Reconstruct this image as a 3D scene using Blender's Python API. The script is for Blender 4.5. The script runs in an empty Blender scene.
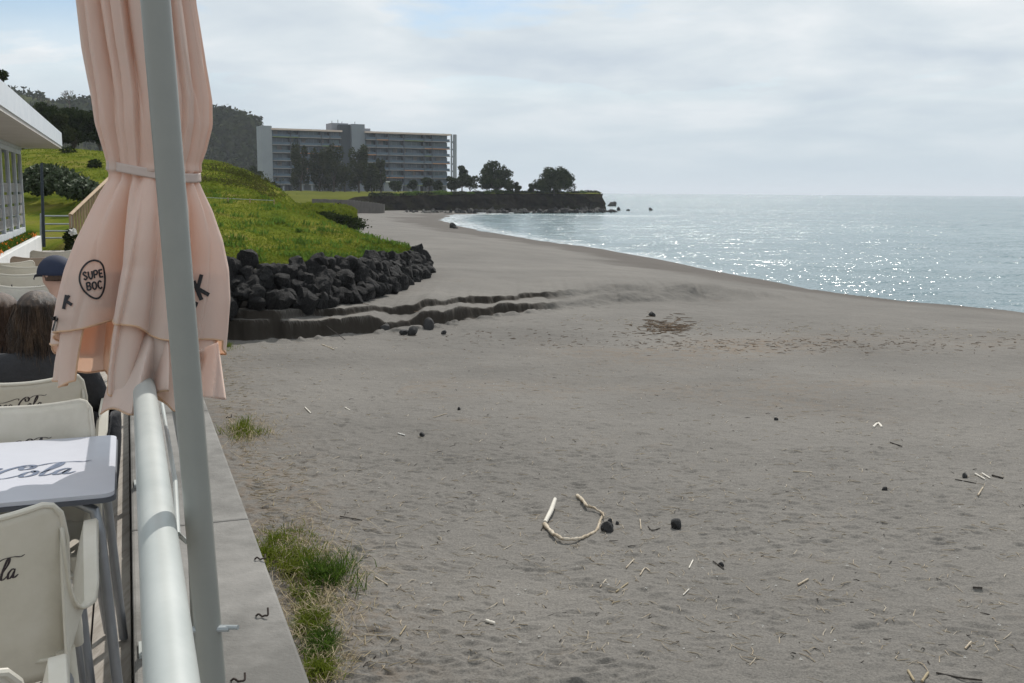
import bpy, bmesh, math, random
import numpy as np
from mathutils import Vector, Matrix, noise as mnoise
from mathutils.bvhtree import BVHTree
R = math.radians
rng = np.random.default_rng(7)
random.seed(7)
S = bpy.context.scene
COL = S.collection

# ------------------------------------------------------------------ camera
F = 1024.0; PITCH = R(8.3); ROLL = 0.0065; CZ = 1.6
cam_d = bpy.data.cameras.new('camera'); cam = bpy.data.objects.new('camera', cam_d); COL.objects.link(cam)
cam_d.sensor_width = 36; cam_d.lens = 36 * F / 1024; cam_d.clip_start = 0.05; cam_d.clip_end = 30000
cam.matrix_world = Matrix.Translation((0, 0, CZ)) @ Matrix.Rotation(math.pi/2 - PITCH, 4, 'X') @ Matrix.Rotation(ROLL, 4, 'Z')
S.camera = cam

def ray(px, py):
    xc = (px-512)/F; yc = (341.5-py)/F
    x = xc*math.cos(ROLL) - yc*math.sin(ROLL); y = xc*math.sin(ROLL) + yc*math.cos(ROLL)
    return Vector((x, math.cos(PITCH) + y*math.sin(PITCH), -math.sin(PITCH) + y*math.cos(PITCH)))
def pt(px, py, d):           # a surveyed point of the place: forward distance d
    r = ray(px, py); return Vector((0, 0, CZ)) + r*(d/r.y)
def pz(px, py, z):           # ... or known height z
    r = ray(px, py); return Vector((0, 0, CZ)) + r*((z-CZ)/r.z)
AL = R(20.5); CA, SA = math.cos(AL), math.sin(AL)
def uv(u, v, z=0):           # terrace frame: v along the railing, u to its right
    return Vector((u*CA - v*SA, u*SA + v*CA, z))
def to_uv(p): return (p.x*CA + p.y*SA, -p.x*SA + p.y*CA)

# ------------------------------------------------------------------ materials
MATS = {}
def nodes(name):
    m = bpy.data.materials.new(name); m.use_nodes = True
    nt = m.node_tree; nt.nodes.clear()
    out = nt.nodes.new('ShaderNodeOutputMaterial'); b = nt.nodes.new('ShaderNodeBsdfPrincipled')
    nt.links.new(b.outputs[0], out.inputs[0]); MATS[name] = m
    return m, nt, b, out
def add(nt, t, **kw):
    n = nt.nodes.new(t)
    for k, v in kw.items():
        if k in n.inputs.keys(): n.inputs[k].default_value = v
        else: setattr(n, k, v)
    return n
def rgba(c): return (c[0], c[1], c[2], 1)
def ramp(nt, src, stops):
    r = nt.nodes.new('ShaderNodeValToRGB'); el = r.color_ramp.elements
    el[0].position, el[0].color = stops[0][0], rgba(stops[0][1])
    el[1].position, el[1].color = stops[-1][0], rgba(stops[-1][1])
    for p, c in stops[1:-1]:
        e = el.new(p); e.color = rgba(c)
    nt.links.new(src, r.inputs[0]); return r
def mat(name, cols, scale=5, rough=.6, bump=0, bscale=None, bdist=.01, detail=6, metal=0, spec=.5, trans=0, stretch=None, coord='Object', tcol=None, wide=(.32,.68)):
    """noise-mottled surface; cols is a list of 1-4 base colours"""
    m, nt, b, out = nodes(name)
    tc = nt.nodes.new('ShaderNodeTexCoord'); src = tc.outputs[coord]
    if stretch:
        mp = nt.nodes.new('ShaderNodeMapping'); mp.inputs['Scale'].default_value = stretch
        nt.links.new(src, mp.inputs[0]); src = mp.outputs[0]
    if len(cols) == 1: cols = [tuple(c*.9 for c in cols[0]), tuple(min(c*1.08, .95) for c in cols[0])]
    n = add(nt, 'ShaderNodeTexNoise', Scale=scale, Detail=detail, Roughness=.65); nt.links.new(src, n.inputs['Vector'])
    k = len(cols); r = ramp(nt, n.outputs['Fac'], [(wide[0]+(wide[1]-wide[0])*i/(k-1), c) for i, c in enumerate(cols)])
    nt.links.new(r.outputs[0], b.inputs['Base Color'])
    b.inputs['Roughness'].default_value = rough; b.inputs['Metallic'].default_value = metal
    b.inputs['Specular IOR Level'].default_value = spec
    if bump:
        n2 = add(nt, 'ShaderNodeTexNoise', Scale=bscale or scale*4, Detail=8, Roughness=.6); nt.links.new(src, n2.inputs['Vector'])
        bp = add(nt, 'ShaderNodeBump', Strength=bump, Distance=bdist)
        nt.links.new(n2.outputs['Fac'], bp.inputs['Height']); nt.links.new(bp.outputs[0], b.inputs['Normal'])
    if trans:
        t = nt.nodes.new('ShaderNodeBsdfTranslucent'); mx = nt.nodes.new('ShaderNodeMixShader'); mx.inputs[0].default_value = trans
        if tcol:
            t.inputs[0].default_value = rgba(tcol)
        else: nt.links.new(r.outputs[0], t.inputs[0])
        nt.links.new(b.outputs[0], mx.inputs[1]); nt.links.new(t.outputs[0], mx.inputs[2]); nt.links.new(mx.outputs[0], out.inputs[0])
    return m
mat('concrete', [(.13,.125,.115),(.19,.183,.17),(.24,.23,.215)], 2.2, .9, .7, 60, .005, detail=14, wide=(.38,.62))
mat('deck', [(.20,.175,.145),(.30,.27,.235),(.36,.33,.29)], 6, .8, .5, 40, .003, stretch=(6,.5,1))
mat('rail_paint', [(.36,.385,.37),(.44,.46,.44)], 6, .42, .1, 90, .001)
mat('pole_paint', [(.25,.26,.24),(.30,.305,.28)], 4, .38, .08, 80, .001)
mat('canopy', [(.70,.61,.55),(.78,.70,.635)], 3, .85, .5, 9, .012, trans=.34, tcol=(.92,.55,.36), spec=.2, stretch=(1,1,.25))
mat('strap', [(.62,.52,.47)], 3, .8, .2, 300, .001, trans=.2)
mat('hem_tape', [(.72,.50,.33)], 3, .8, trans=.3)
mat('print_black', [(.018,.018,.022)], 3, .6)
mat('print_dark', [(.04,.03,.035)], 3, .6)
mat('print_blue', [(.11,.14,.21)], 3, .5)
mat('chair_plastic', [(.56,.52,.44),(.66,.62,.53),(.72,.68,.60)], 4, .42, .05, 120, .0008, trans=.10)
mat('chair_brown', [(.36,.28,.22)], 3, .5)
mat('aluminium', [(.30,.31,.33)], 8, .35, metal=.7)
mat('table_top', [(.46,.47,.52),(.52,.53,.58)], 3, .45, .05, 200, .0005)
mat('table_edge', [(.07,.075,.09)], 3, .5)
mat('white_paint', [(.68,.69,.69),(.78,.78,.77)], 2, .6, .2, 25, .003)
mat('soffit', [(.50,.47,.43),(.58,.55,.51)], 1.5, .7)
mat('fascia', [(.62,.66,.70),(.72,.75,.78)], 3, .45)
mat('frame_white', [(.60,.63,.66)], 3, .5)
mat('skin', [(.50,.30,.22),(.58,.36,.27)], 12, .55)
mat('black_cloth', [(.010,.010,.013),(.022,.022,.026)], 8, .75, .5, 18, .02)
mat('navy_cloth', [(.010,.016,.040),(.016,.024,.055)], 8, .8, .2, 60, .003)
mat('brown_hair', [(.012,.008,.005),(.045,.027,.017),(.14,.09,.055)], 5, .45, .5, 60, .01, stretch=(6,6,1.2))
mat('dark_hair', [(.04,.02,.012),(.10,.055,.03)], 14, .5, .5, 60, .01, stretch=(6,6,.6))
mat('jeans', [(.03,.04,.07)], 8, .8)
mat('lava', [(.010,.0095,.010),(.020,.019,.019),(.045,.043,.042)], 5, .85, 1.0, 9, .12, detail=8, spec=.3)
mat('scarp_soil', [(.03,.026,.022),(.05,.044,.037)], 4, .95, .8, 20, .03)
mat('cliff_rock', [(.010,.009,.007),(.022,.018,.013),(.03,.03,.012)], .25, .95, 1, .8, .8, spec=0)
mat('grass', [(.05,.075,.012),(.095,.12,.018),(.14,.145,.026),(.17,.145,.05)], .45, .9, 1, 5, .08, detail=12, spec=0)
mat('grass_lawn', [(.075,.085,.018),(.12,.125,.028)], .05, .9, .5, 2, .05, spec=0)
mat('blade', [(.06,.095,.014),(.105,.14,.02),(.17,.165,.032)], .5, .8, trans=.33, tcol=(.18,.22,.028), spec=0)
mat('blade_dark', [(.03,.06,.012),(.06,.10,.02)], .8, .5, trans=.3, tcol=(.12,.20,.03), spec=0)
mat('weed', [(.045,.08,.016),(.08,.12,.026)], .8, .8, trans=.35, tcol=(.14,.24,.04), spec=0)
mat('litter_brown', [(.09,.065,.045),(.17,.125,.09),(.26,.2,.15)], 2, .9, spec=0)
mat('dry_straw', [(.33,.26,.15),(.45,.37,.24)], 6, .8, trans=.2)
mat('shrub_grey', [(.025,.038,.018),(.06,.08,.042),(.15,.17,.12)], 3, .6, trans=.1, spec=.1)
mat('leaf_dark', [(.014,.022,.009),(.03,.043,.016),(.055,.065,.025)], .5, .7, trans=.12, coord='Object', spec=0)
mat('leaf_olive', [(.022,.026,.012),(.042,.05,.022),(.075,.08,.035)], .4, .7, trans=.12, spec=0)
mat('scrub', [(.04,.05,.014),(.075,.08,.022),(.12,.11,.04)], .5, .7, trans=.2, spec=0)
mat('woods', [(.022,.030,.013),(.034,.042,.018),(.05,.055,.024)], .03, .9, spec=0)
mat('bark', [(.05,.04,.03),(.09,.075,.06)], 4, .9, .5)
mat('bare_twig', [(.16,.14,.13)], 4, .9)
mat('forest', [(.020,.028,.012),(.045,.055,.022),(.08,.085,.035)], .03, .9, 1, .5, 1, spec=0)
mat('hotel_wall', [(.24,.26,.285),(.29,.31,.335)], .1, .8)
mat('hotel_tower', [(.20,.22,.25)], .1, .8)
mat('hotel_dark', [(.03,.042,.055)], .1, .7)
mat('hotel_roof', [(.62,.47,.40),(.72,.62,.55)], .06, .8)
mat('hotel_slab', [(.19,.18,.18),(.25,.235,.225)], .1, .8)
mat('awning_orange', [(.42,.20,.09)], .1, .8)
mat('awning_green', [(.16,.20,.07)], .1, .8)
mat('stone_wall', [(.07,.062,.055),(.12,.105,.09)], .8, .9, .6, 3, .1)
mat('driftwood', [(.26,.20,.13),(.40,.33,.24),(.55,.49,.40)], 8, .8, .5, 60, .004)
mat('bleached', [(.62,.58,.51)], 8, .8, .3, 60, .003)
mat('twig_dark', [(.035,.028,.022)], 8, .9)
mat('shore_stone', [(.03,.029,.027),(.07,.066,.06),(.11,.105,.095)], 1.5, .9, .8, 6, .1)
mat('shell', [(.72,.70,.66)], 8, .6)
mat('wet_stone', [(.018,.018,.019),(.035,.034,.033)], 12, .8, .8, 30, .01)
mat('flower_orange', [(.75,.22,.02)], 8, .6, trans=.3)
mat('flower_white', [(.8,.8,.78)], 8, .6, trans=.2)
mat('soil', [(.06,.04,.03)], 8, .9)
mat('wood_rail', [(.30,.20,.12),(.42,.30,.19)], 5, .7, .3, 40, .003)
mat('galv', [(.36,.39,.40)], 5, .5, metal=.2)
mat('bottle_glass', [(.02,.015,.01)], 5, .08, spec=.8)
mat('label_yellow', [(.75,.55,.03)], 5, .6)
mat('rust', [(.05,.035,.028)], 20, .8, .4)
mat('poster', [(.35,.33,.31),(.18,.17,.16),(.45,.43,.40)], 9, .7)

def glass_mat(name, col, rough):
    m, nt, b, out = nodes(name)
    b.inputs['Base Color'].default_value = rgba(col); b.inputs['Roughness'].default_value = rough
    b.inputs['Specular IOR Level'].default_value = .8
    return m
glass_mat('facade_glass', (.035,.05,.055), .06)
glass_mat('hotel_glass', (.025,.065,.105), .3)
glass_mat('hotel_glass_teal', (.02,.075,.085), .3)

def sand_material():
    m, nt, b, out = nodes('sand')
    L = nt.links.new
    tc = nt.nodes.new('ShaderNodeTexCoord'); P = tc.outputs['Object']
    big = add(nt, 'ShaderNodeTexNoise', Scale=.22, Detail=5, Roughness=.6); L(P, big.inputs['Vector'])
    r1 = ramp(nt, big.outputs['Fac'], [(.3,(.128,.120,.110)),(.55,(.160,.150,.137)),(.75,(.184,.172,.156))])
    fine = add(nt, 'ShaderNodeTexNoise', Scale=55, Detail=4, Roughness=.8); L(P, fine.inputs['Vector'])
    r2 = ramp(nt, fine.outputs['Fac'], [(.28,(.50,.50,.50)),(.5,(1,1,1)),(.74,(1.55,1.54,1.52))])
    mx = add(nt, 'ShaderNodeMix', data_type='RGBA', blend_type='MULTIPLY'); mx.inputs[0].default_value = .9
    L(r1.outputs[0], mx.inputs[6]); L(r2.outputs[0], mx.inputs[7])
    grit = add(nt, 'ShaderNodeTexNoise', Scale=14, Detail=6, Roughness=.85); L(P, grit.inputs['Vector'])
    r3 = ramp(nt, grit.outputs['Fac'], [(.32,(.66,.66,.66)),(.44,(1,1,1)),(.62,(1.04,1.04,1.03)),(.72,(1.45,1.42,1.36))])
    mg = add(nt, 'ShaderNodeMix', data_type='RGBA', blend_type='MULTIPLY'); mg.inputs[0].default_value = .85
    L(mx.outputs[2], mg.inputs[6]); L(r3.outputs[0], mg.inputs[7]); mx = mg
    # vegetable litter stains: brown, patchy
    st = add(nt, 'ShaderNodeTexNoise', Scale=.9, Detail=8, Roughness=.75); L(P, st.inputs['Vector'])
    sr = ramp(nt, st.outputs['Fac'], [(.60,(0,0,0)),(.75,(.35,.35,.35))])
    at = add(nt, 'ShaderNodeAttribute', attribute_name='litter')
    mm = add(nt, 'ShaderNodeMath', operation='ADD'); L(sr.outputs[0], mm.inputs[0])
    n4 = add(nt, 'ShaderNodeTexNoise', Scale=5, Detail=8, Roughness=.8); L(P, n4.inputs['Vector'])
    r4 = ramp(nt, n4.outputs['Fac'], [(.46,(0,0,0)),(.60,(1,1,1))])
    m4 = add(nt, 'ShaderNodeMath', operation='MULTIPLY'); L(r4.outputs[0], m4.inputs[0]); L(at.outputs['Fac'], m4.inputs[1]); L(m4.outputs[0], mm.inputs[1])
    mx2 = add(nt, 'ShaderNodeMix', data_type='RGBA'); L(mm.outputs[0], mx2.inputs[0]); L(mx.outputs[2], mx2.inputs[6]); mx2.inputs[7].default_value = (.17,.125,.085,1)
    # damp foreshore
    at2 = add(nt, 'ShaderNodeAttribute', attribute_name='damp')
    mx3 = add(nt, 'ShaderNodeMix', data_type='RGBA'); L(at2.outputs['Fac'], mx3.inputs[0]); L(mx2.outputs[2], mx3.inputs[6]); mx3.inputs[7].default_value = (.085,.074,.065,1)
    # bare cut faces of the scarp: dark soil, with shade mixed into the colour
    at3 = add(nt, 'ShaderNodeAttribute', attribute_name='cut')
    mx4 = add(nt, 'ShaderNodeMix', data_type='RGBA'); L(at3.outputs['Fac'], mx4.inputs[0]); L(mx3.outputs[2], mx4.inputs[6]); mx4.inputs[7].default_value = (.040,.034,.028,1)
    L(mx4.outputs[2], b.inputs['Base Color'])
    b.inputs['Roughness'].default_value = .92; b.inputs['Specular IOR Level'].default_value = .12
    mp = nt.nodes.new('ShaderNodeMapping'); mp.inputs['Scale'].default_value = (1, 1.6, 1); L(P, mp.inputs[0])
    b1 = add(nt, 'ShaderNodeTexNoise', Scale=3.2, Detail=6, Roughness=.6); L(mp.outputs[0], b1.inputs['Vector'])
    b2 = add(nt, 'ShaderNodeTexNoise', Scale=40, Detail=3, Roughness=.7); L(P, b2.inputs['Vector'])
    bp1 = add(nt, 'ShaderNodeBump', Strength=.6, Distance=.055); L(b1.outputs['Fac'], bp1.inputs['Height'])
    bp2 = add(nt, 'ShaderNodeBump', Strength=.6, Distance=.006); L(b2.outputs['Fac'], bp2.inputs['Height']); L(bp1.outputs[0], bp2.inputs['Normal'])
    L(bp2.outputs[0], b.inputs['Normal'])
sand_material()

def sea_material():
    m, nt, b, out = nodes('sea')
    L = nt.links.new
    tc = nt.nodes.new('ShaderNodeTexCoord'); P = tc.outputs['Object']
    b.inputs['Roughness'].default_value = .15; b.inputs['IOR'].default_value = 1.33
    mp = nt.nodes.new('ShaderNodeMapping'); mp.inputs['Scale'].default_value = (.45, 1, 1); mp.inputs['Rotation'].default_value = (0,0,R(12)); L(P, mp.inputs[0])
    acc = None
    for sc_n, det, amp in ((.13, 2, .13), (.8, 3, .42), (6.5, 2, .74)):
        n = add(nt, 'ShaderNodeTexNoise', Scale=sc_n, Detail=det, Roughness=.55); L(mp.outputs[0], n.inputs['Vector'])
        v = add(nt, 'ShaderNodeVectorMath', operation='SUBTRACT'); L(n.outputs['Color'], v.inputs[0]); v.inputs[1].default_value = (.5,.5,.5)
        w = add(nt, 'ShaderNodeVectorMath', operation='MULTIPLY'); L(v.outputs[0], w.inputs[0]); w.inputs[1].default_value = (amp*2.1, amp*2.4, 0)
        if acc is None: acc = w
        else:
            q = add(nt, 'ShaderNodeVectorMath', operation='ADD'); L(acc.outputs[0], q.inputs[0]); L(w.outputs[0], q.inputs[1]); acc = q
    q = add(nt, 'ShaderNodeVectorMath', operation='ADD'); L(acc.outputs[0], q.inputs[0]); q.inputs[1].default_value = (0,0,1)
    nn = add(nt, 'ShaderNodeVectorMath', operation='NORMALIZE'); L(q.outputs[0], nn.inputs[0]); L(nn.outputs[0], b.inputs['Normal'])
    big = add(nt, 'ShaderNodeTexNoise', Scale=.012, Detail=4); L(mp.outputs[0], big.inputs['Vector'])
    rr = ramp(nt, big.outputs['Fac'], [(.35,(.085,.145,.16)),(.65,(.13,.20,.21))])
    at = add(nt, 'ShaderNodeAttribute', attribute_name='foam')
    fn = add(nt, 'ShaderNodeTexNoise', Scale=1.2, Detail=8, Roughness=.8); L(P, fn.inputs['Vector'])
    fr = ramp(nt, fn.outputs['Fac'], [(.42,(0,0,0)),(.56,(1,1,1))])
    mu = add(nt, 'ShaderNodeMath', operation='MULTIPLY'); L(fr.outputs[0], mu.inputs[0]); L(at.outputs['Fac'], mu.inputs[1])
    mx = add(nt, 'ShaderNodeMix', data_type='RGBA'); L(mu.outputs[0], mx.inputs[0]); L(rr.outputs[0], mx.inputs[6]); mx.inputs[7].default_value = (.8,.82,.82,1)
    L(mx.outputs[2], b.inputs['Base Color'])
sea_material()

# ------------------------------------------------------------------ mesh helpers
def setp(o, label=None, cat=None, group=None, kind=None):
    if label: o['label'] = label
    if cat: o['category'] = cat
    if group: o['group'] = group
    if kind: o['kind'] = kind
    return o
def empty(name, loc=(0,0,0), rz=0, label=None, cat=None, group=None):
    o = bpy.data.objects.new(name, None); COL.objects.link(o); o.location = loc; o.rotation_euler = (0,0,rz)
    return setp(o, label, cat, group)
def copy_tree(o, parent=None):
    c = o.copy(); COL.objects.link(c)
    if parent: c.parent = parent
    for ch in [k for k in bpy.data.objects if k.parent == o]: copy_tree(ch, c)
    return c
class MB:
    def __init__(s): s.v = []; s.f = []; s.n = 0
    def raw(s, vs, fs):
        vs = [tuple(p) for p in vs]; o = s.n; s.v += vs; s.n += len(vs); s.f += [tuple(i+o for i in f) for f in fs]; return s
    def hexa(s, p):   # 8 corners: bottom 4 ccw, top 4 ccw
        return s.raw(p, [(0,3,2,1),(4,5,6,7),(0,1,5,4),(1,2,6,5),(2,3,7,6),(3,0,4,7)])
    def box(s, a, b, fr=None):
        x0,y0,z0 = a; x1,y1,z1 = b
        p = [(x0,y0,z0),(x1,y0,z0),(x1,y1,z0),(x0,y1,z0),(x0,y0,z1),(x1,y0,z1),(x1,y1,z1),(x0,y1,z1)]
        if fr: p = [fr(*q) for q in p]
        return s.hexa(p)
    def tube(s, path, r, n=12, caps=True, flat=1.0):
        path = [Vector(p) for p in path]; k = len(path)
        rs = r if isinstance(r, (list, tuple)) else [r]*k
        rings = []; prev = None
        for i, p in enumerate(path):
            t = (path[min(i+1,k-1)] - path[max(i-1,0)]).normalized()
            if prev is None:
                a = Vector((0,0,1)) if abs(t.z) < .9 else Vector((1,0,0))
                nrm = t.cross(a).normalized()
            else: nrm = (prev - t*prev.dot(t)).normalized()
            prev = nrm; bn = t.cross(nrm)
            rings.append([p + (nrm*math.cos(2*math.pi*j/n) + bn*math.sin(2*math.pi*j/n)*flat)*rs[i] for j in range(n)])
        fs = []
        for i in range(k-1):
            for j in range(n):
                a = i*n+j; b_ = i*n+(j+1)%n
                fs.append((a, b_, b_+n, a+n))
        if caps: fs.append(tuple(range(n-1,-1,-1))); fs.append(tuple((k-1)*n+j for j in range(n)))
        return s.raw([q for rg in rings for q in rg], fs)
    def grid(s, pts, closed=False):   # pts[i][j]
        nr, nc = len(pts), len(pts[0]); fs = []
        for i in range(nr-1):
            for j in range(nc if closed else nc-1):
                j2 = (j+1) % nc; fs.append((i*nc+j, i*nc+j2, (i+1)*nc+j2, (i+1)*nc+j))
        return s.raw([q for r in pts for q in r], fs)
    def build(s, name, m, parent=None, smooth=True, angle=35, bevel=0, solid=0, sub=0):
        me = bpy.data.meshes.new(name); me.from_pydata(s.v, [], s.f); me.update()
        o = bpy.data.objects.new(name, me); COL.objects.link(o)
        me.materials.append(MATS[m] if isinstance(m, str) else m)
        if parent: o.parent = parent
        if smooth:
            me.shade_smooth()
            try: me.set_sharp_from_angle(angle=R(angle))
            except Exception: pass
        if solid:
            md = o.modifiers.new('solid','SOLIDIFY'); md.thickness = solid; md.offset = 0
        if bevel:
            md = o.modifiers.new('bevel','BEVEL'); md.width = bevel; md.segments = 2; md.limit_method = 'ANGLE'
        if sub:
            md = o.modifiers.new('sub','SUBSURF'); md.levels = sub; md.render_levels = sub
        return o
def np_mesh(name, V, Fc, m, smooth=True, parent=None):
    me = bpy.data.meshes.new(name); V = np.asarray(V, dtype=np.float32); Fc = np.asarray(Fc, dtype=np.int32)
    nf, k = Fc.shape
    me.vertices.add(len(V)); me.vertices.foreach_set('co', V.ravel())
    me.loops.add(nf*k); me.loops.foreach_set('vertex_index', Fc.ravel())
    me.polygons.add(nf); me.polygons.foreach_set('loop_start', np.arange(nf, dtype=np.int32)*k)
    me.polygons.foreach_set('loop_total', np.full(nf, k, dtype=np.int32))
    me.update(calc_edges=True); me.validate()
    if smooth: me.shade_smooth()
    me.materials.append(MATS[m])
    o = bpy.data.objects.new(name, me); COL.objects.link(o)
    if parent: o.parent = parent
    return o
def gridfaces(nr, nc):
    i, j = np.meshgrid(np.arange(nr-1), np.arange(nc-1), indexing='ij'); a = (i*nc+j).ravel()
    return np.stack([a, a+1, a+1+nc, a+nc], 1)
def vattr(o, name, arr):
    a = o.data.attributes.new(name, 'FLOAT', 'POINT'); a.data.foreach_set('value', np.asarray(arr, dtype=np.float32).ravel())

# vectorised value noise
_T = rng.random((256,256)).astype(np.float64)
def vn(x, y, sc, seed=0):
    x = np.asarray(x)*sc + seed*17.3; y = np.asarray(y)*sc + seed*9.7
    xi = np.floor(x).astype(int); yi = np.floor(y).astype(int); fx = x-xi; fy = y-yi
    fx = fx*fx*(3-2*fx); fy = fy*fy*(3-2*fy)
    g = lambda a, b: _T[a % 256, b % 256]
    return (g(xi,yi)*(1-fx)+g(xi+1,yi)*fx)*(1-fy) + (g(xi,yi+1)*(1-fx)+g(xi+1,yi+1)*fx)*fy - .5
def fbm(x, y, sc, o=4, seed=0):
    s_ = 0; a = 1
    for k in range(o): s_ = s_ + a*vn(x, y, sc*2**k, seed+k); a *= .5
    return s_
def sstep(t): t = np.clip(t, 0, 1); return t*t*(3-2*t)

# ------------------------------------------------------------------ beach
WZ = CZ - 5.0                                   # sea level
crest_px = [(1500,366,3.95),(1250,340,3.95),(1024,314,3.9),(900,301,3.9),(740,281,3.8),(660,264,3.95),(600,250.5,4.1),(520,237.5,4.4),(470,230,4.55),(445,224,4.7),(433,219,4.8),(452,214.5,4.95),(500,212.6,5.0),(540,211.8,5.0),(430,200,5.0)]
CR = []
for a, b_, h in crest_px:
    p = pz(a, b_, CZ-h); CR.append((p.x, p.y) if (a, b_) != (430,200) else (-60, 500))
CR = np.array(CR)
# signed distance to crest polyline (positive = seaward). Polyline ordered right -> left going away
def crest_sd(x, y):
    best = np.full(x.shape, 1e9); sgn = np.ones(x.shape); tt = np.zeros(x.shape)
    for i in range(len(CR)-1):
        ax, ay = CR[i]; bx, by = CR[i+1]; dx, dy = bx-ax, by-ay; L2 = dx*dx+dy*dy
        t = np.clip(((x-ax)*dx+(y-ay)*dy)/L2, 0, 1)
        ex = x-(ax+t*dx); ey = y-(ay+t*dy); d = np.hypot(ex, ey)
        cr = dx*(y-ay)-dy*(x-ax)
        m = d < best-1e-9
        best = np.where(m, d, best); sgn = np.where(m, np.where(cr < 0, 1, -1), sgn); tt = np.where(m, i+t, tt)
    return best*sgn, tt
CH = np.array([c[2] for c in crest_px])
# scarp (eroded bank) line y = S1(x)
sx = [-14,-8,-5.6,-4.2,-2.2,-.7,.7,1.7,4.2,7.5,11,15]
s1 = [24.0,24.0,24.2,24.9,26.9,28.9,30.7,31.4,32.4,33.2,34,35]
gap= [.25,.25,.3,1.0,1.5,1.6,1.5,1.2,.8,.8,.8,1]
h1 = [.50,.50,.46,.36,.32,.26,.20,.20,.24,.20,.10,0]
h2 = [.20,.20,.20,.17,.18,.17,.17,.18,.20,.16,.08,0]
w1 = [.08,.08,.08,.08,.08,.09,.14,.6,1.0,1.2,1.6,2]
def sand_H(x, y):
    yy = y; sd, tt = crest_sd(x, y)
    base = np.interp(yy, [0,6,15,24,30,38,60,110,180,240,300], [3.30,3.32,3.40,3.50,3.50,3.45,3.45,3.75,4.2,4.45,4.6])
    hc = np.interp(tt, np.arange(len(CH)), CH)
    wl = np.interp(yy, [0,40,100,250], [9,9,14,20])
    k = sstep(1 + sd/wl)                      # approaches crest level
    H = base*(1-k) + hc*k
    rag = fbm(x, y*.5, .45, 3, 3)*.30 + fbm(x, y, 2.2, 5, 5)*.20
    S1 = np.interp(x, sx, s1) + rag; S2 = S1 + np.interp(x, sx, gap) + fbm(x, y*.2, 1.3, 4, 8)*.55
    W = np.interp(x, sx, w1)
    irr = np.interp(x, [-5,-3], [0,1]); yS = np.interp(x, sx, s1); loc = np.exp(-np.abs(yy-yS)/2.5); a = np.interp(x, sx, h1)*(1+loc*irr*np.clip(1.6*fbm(x, yS*.2, 1.0, 4, 7),-.8,.4)); b_ = np.interp(x, sx, h2)*(1+loc*irr*np.clip(2.0*fbm(x, yS*.2, 1.3, 4, 9)-.1,-1,.4))
    f = 1-sstep((x-2)/9)
    W = W*(1+1.5*np.clip(fbm(x, yS*.3, 1.7, 3, 12)*2, 0, 1)*irr); c1 = (yy-S1)/W; c2 = (yy-S2)/(W*.8)
    back = np.interp(yy, [20,34,60,100], [1,1,.4,0])
    H = H - (a*sstep(c1) + b_*sstep(c2))*back*(1-k*.85)
    cut = (sstep((c1+.7)/.5)*(1-sstep((c1-.9)/.4))) * np.interp(x, [.6,1.6],[1,0]) + (sstep((c2+.7)/.5)*(1-sstep((c2-.9)/.4)))*np.interp(x, [.9,1.9],[1,0])
    # seaward face
    H = np.where(sd > 0, hc + np.minimum(sd*.16, 3.5) , H)
    # smooth undulation
    H = H - np.exp(-((yy-S1+.35)/.35)**2)*.10*np.clip(fbm(x, y, 2.4, 3, 16)*3,0,1)*back*(x < 3)
    H = H - fbm(x, y, .12, 3, 11)*.16*np.clip(yy/12, .2, 1) - fbm(x, y, .55, 3, 14)*.045
    return H, sd, np.clip(cut, 0, 1), S1
az_in = np.radians(np.linspace(-29, 29, 760))
az = np.concatenate([np.radians(np.linspace(-80,-29.5,50)), az_in, np.radians(np.linspace(29.5,80,60))])
rr = 3.0*np.exp(np.arange(0, 800)*.00585)
q_ = [5.2]
while q_[-1] < 23.6: q_.append(q_[-1] + max(.016, q_[-1]**2/3500*.62))
rr = np.concatenate([rr[rr < 5.2], np.array(q_[:-1]), np.arange(23.6, 34.5, .026), rr[rr >= 34.5]])
rr = np.concatenate([[.2,1,1.8,2.4], rr])
RR, AZ = np.meshgrid(rr, az, indexing='ij')
X = RR*np.sin(AZ)/np.cos(AZ*.0); Y = RR*np.cos(AZ)
H, SD, CUT, S1g = sand_H(X, Y)
Z = CZ - H
# footprints and wind pits
pit = np.zeros_like(Z)
def add_pit(x, y, w, l, ang, dep):
    r0 = math.hypot(x, y); a0 = math.atan2(x, y); rad = max(w, l)*2.0
    i0, i1 = np.searchsorted(rr, [r0-rad, r0+rad]); j0, j1 = np.searchsorted(az, [a0-rad/r0, a0+rad/r0])
    if i1 <= i0 or j1 <= j0: return
    dx = X[i0:i1,j0:j1]-x; dy = Y[i0:i1,j0:j1]-y; c, s_ = math.cos(ang), math.sin(ang)
    u = (dx*c+dy*s_)/w; v = (-dx*s_+dy*c)/l; q = u*u+v*v
    pit[i0:i1,j0:j1] += -dep*np.exp(-q*1.4) + dep*.38*np.exp(-(np.sqrt(q)-1.55)**2*5)
for k in range(7500):
    r0 = 5.2*math.exp(random.random()*1.75); a0 = R(random.uniform(-21, 29))
    x, y = r0*math.sin(a0), r0*math.cos(a0)
    if float(vn(x, y, .35, 40)) < -.12 and random.random() < .8: continue
    s_ = random.uniform(.5, 1)
    add_pit(x, y, .045*s_, .10*s_, random.gauss(1.57,.4), random.uniform(.010, .026)*s_)
def track(x, y, ang, n, step=.62):
    for i in range(n):
        sd_ = .11 if i % 2 else -.11
        add_pit(x+math.cos(ang+1.57)*sd_, y+math.sin(ang+1.57)*sd_, .05, .12, ang-1.57, random.uniform(.014,.026))
        x += math.cos(ang)*step; y += math.sin(ang)*step; ang += random.uniform(-.06,.06)
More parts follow.
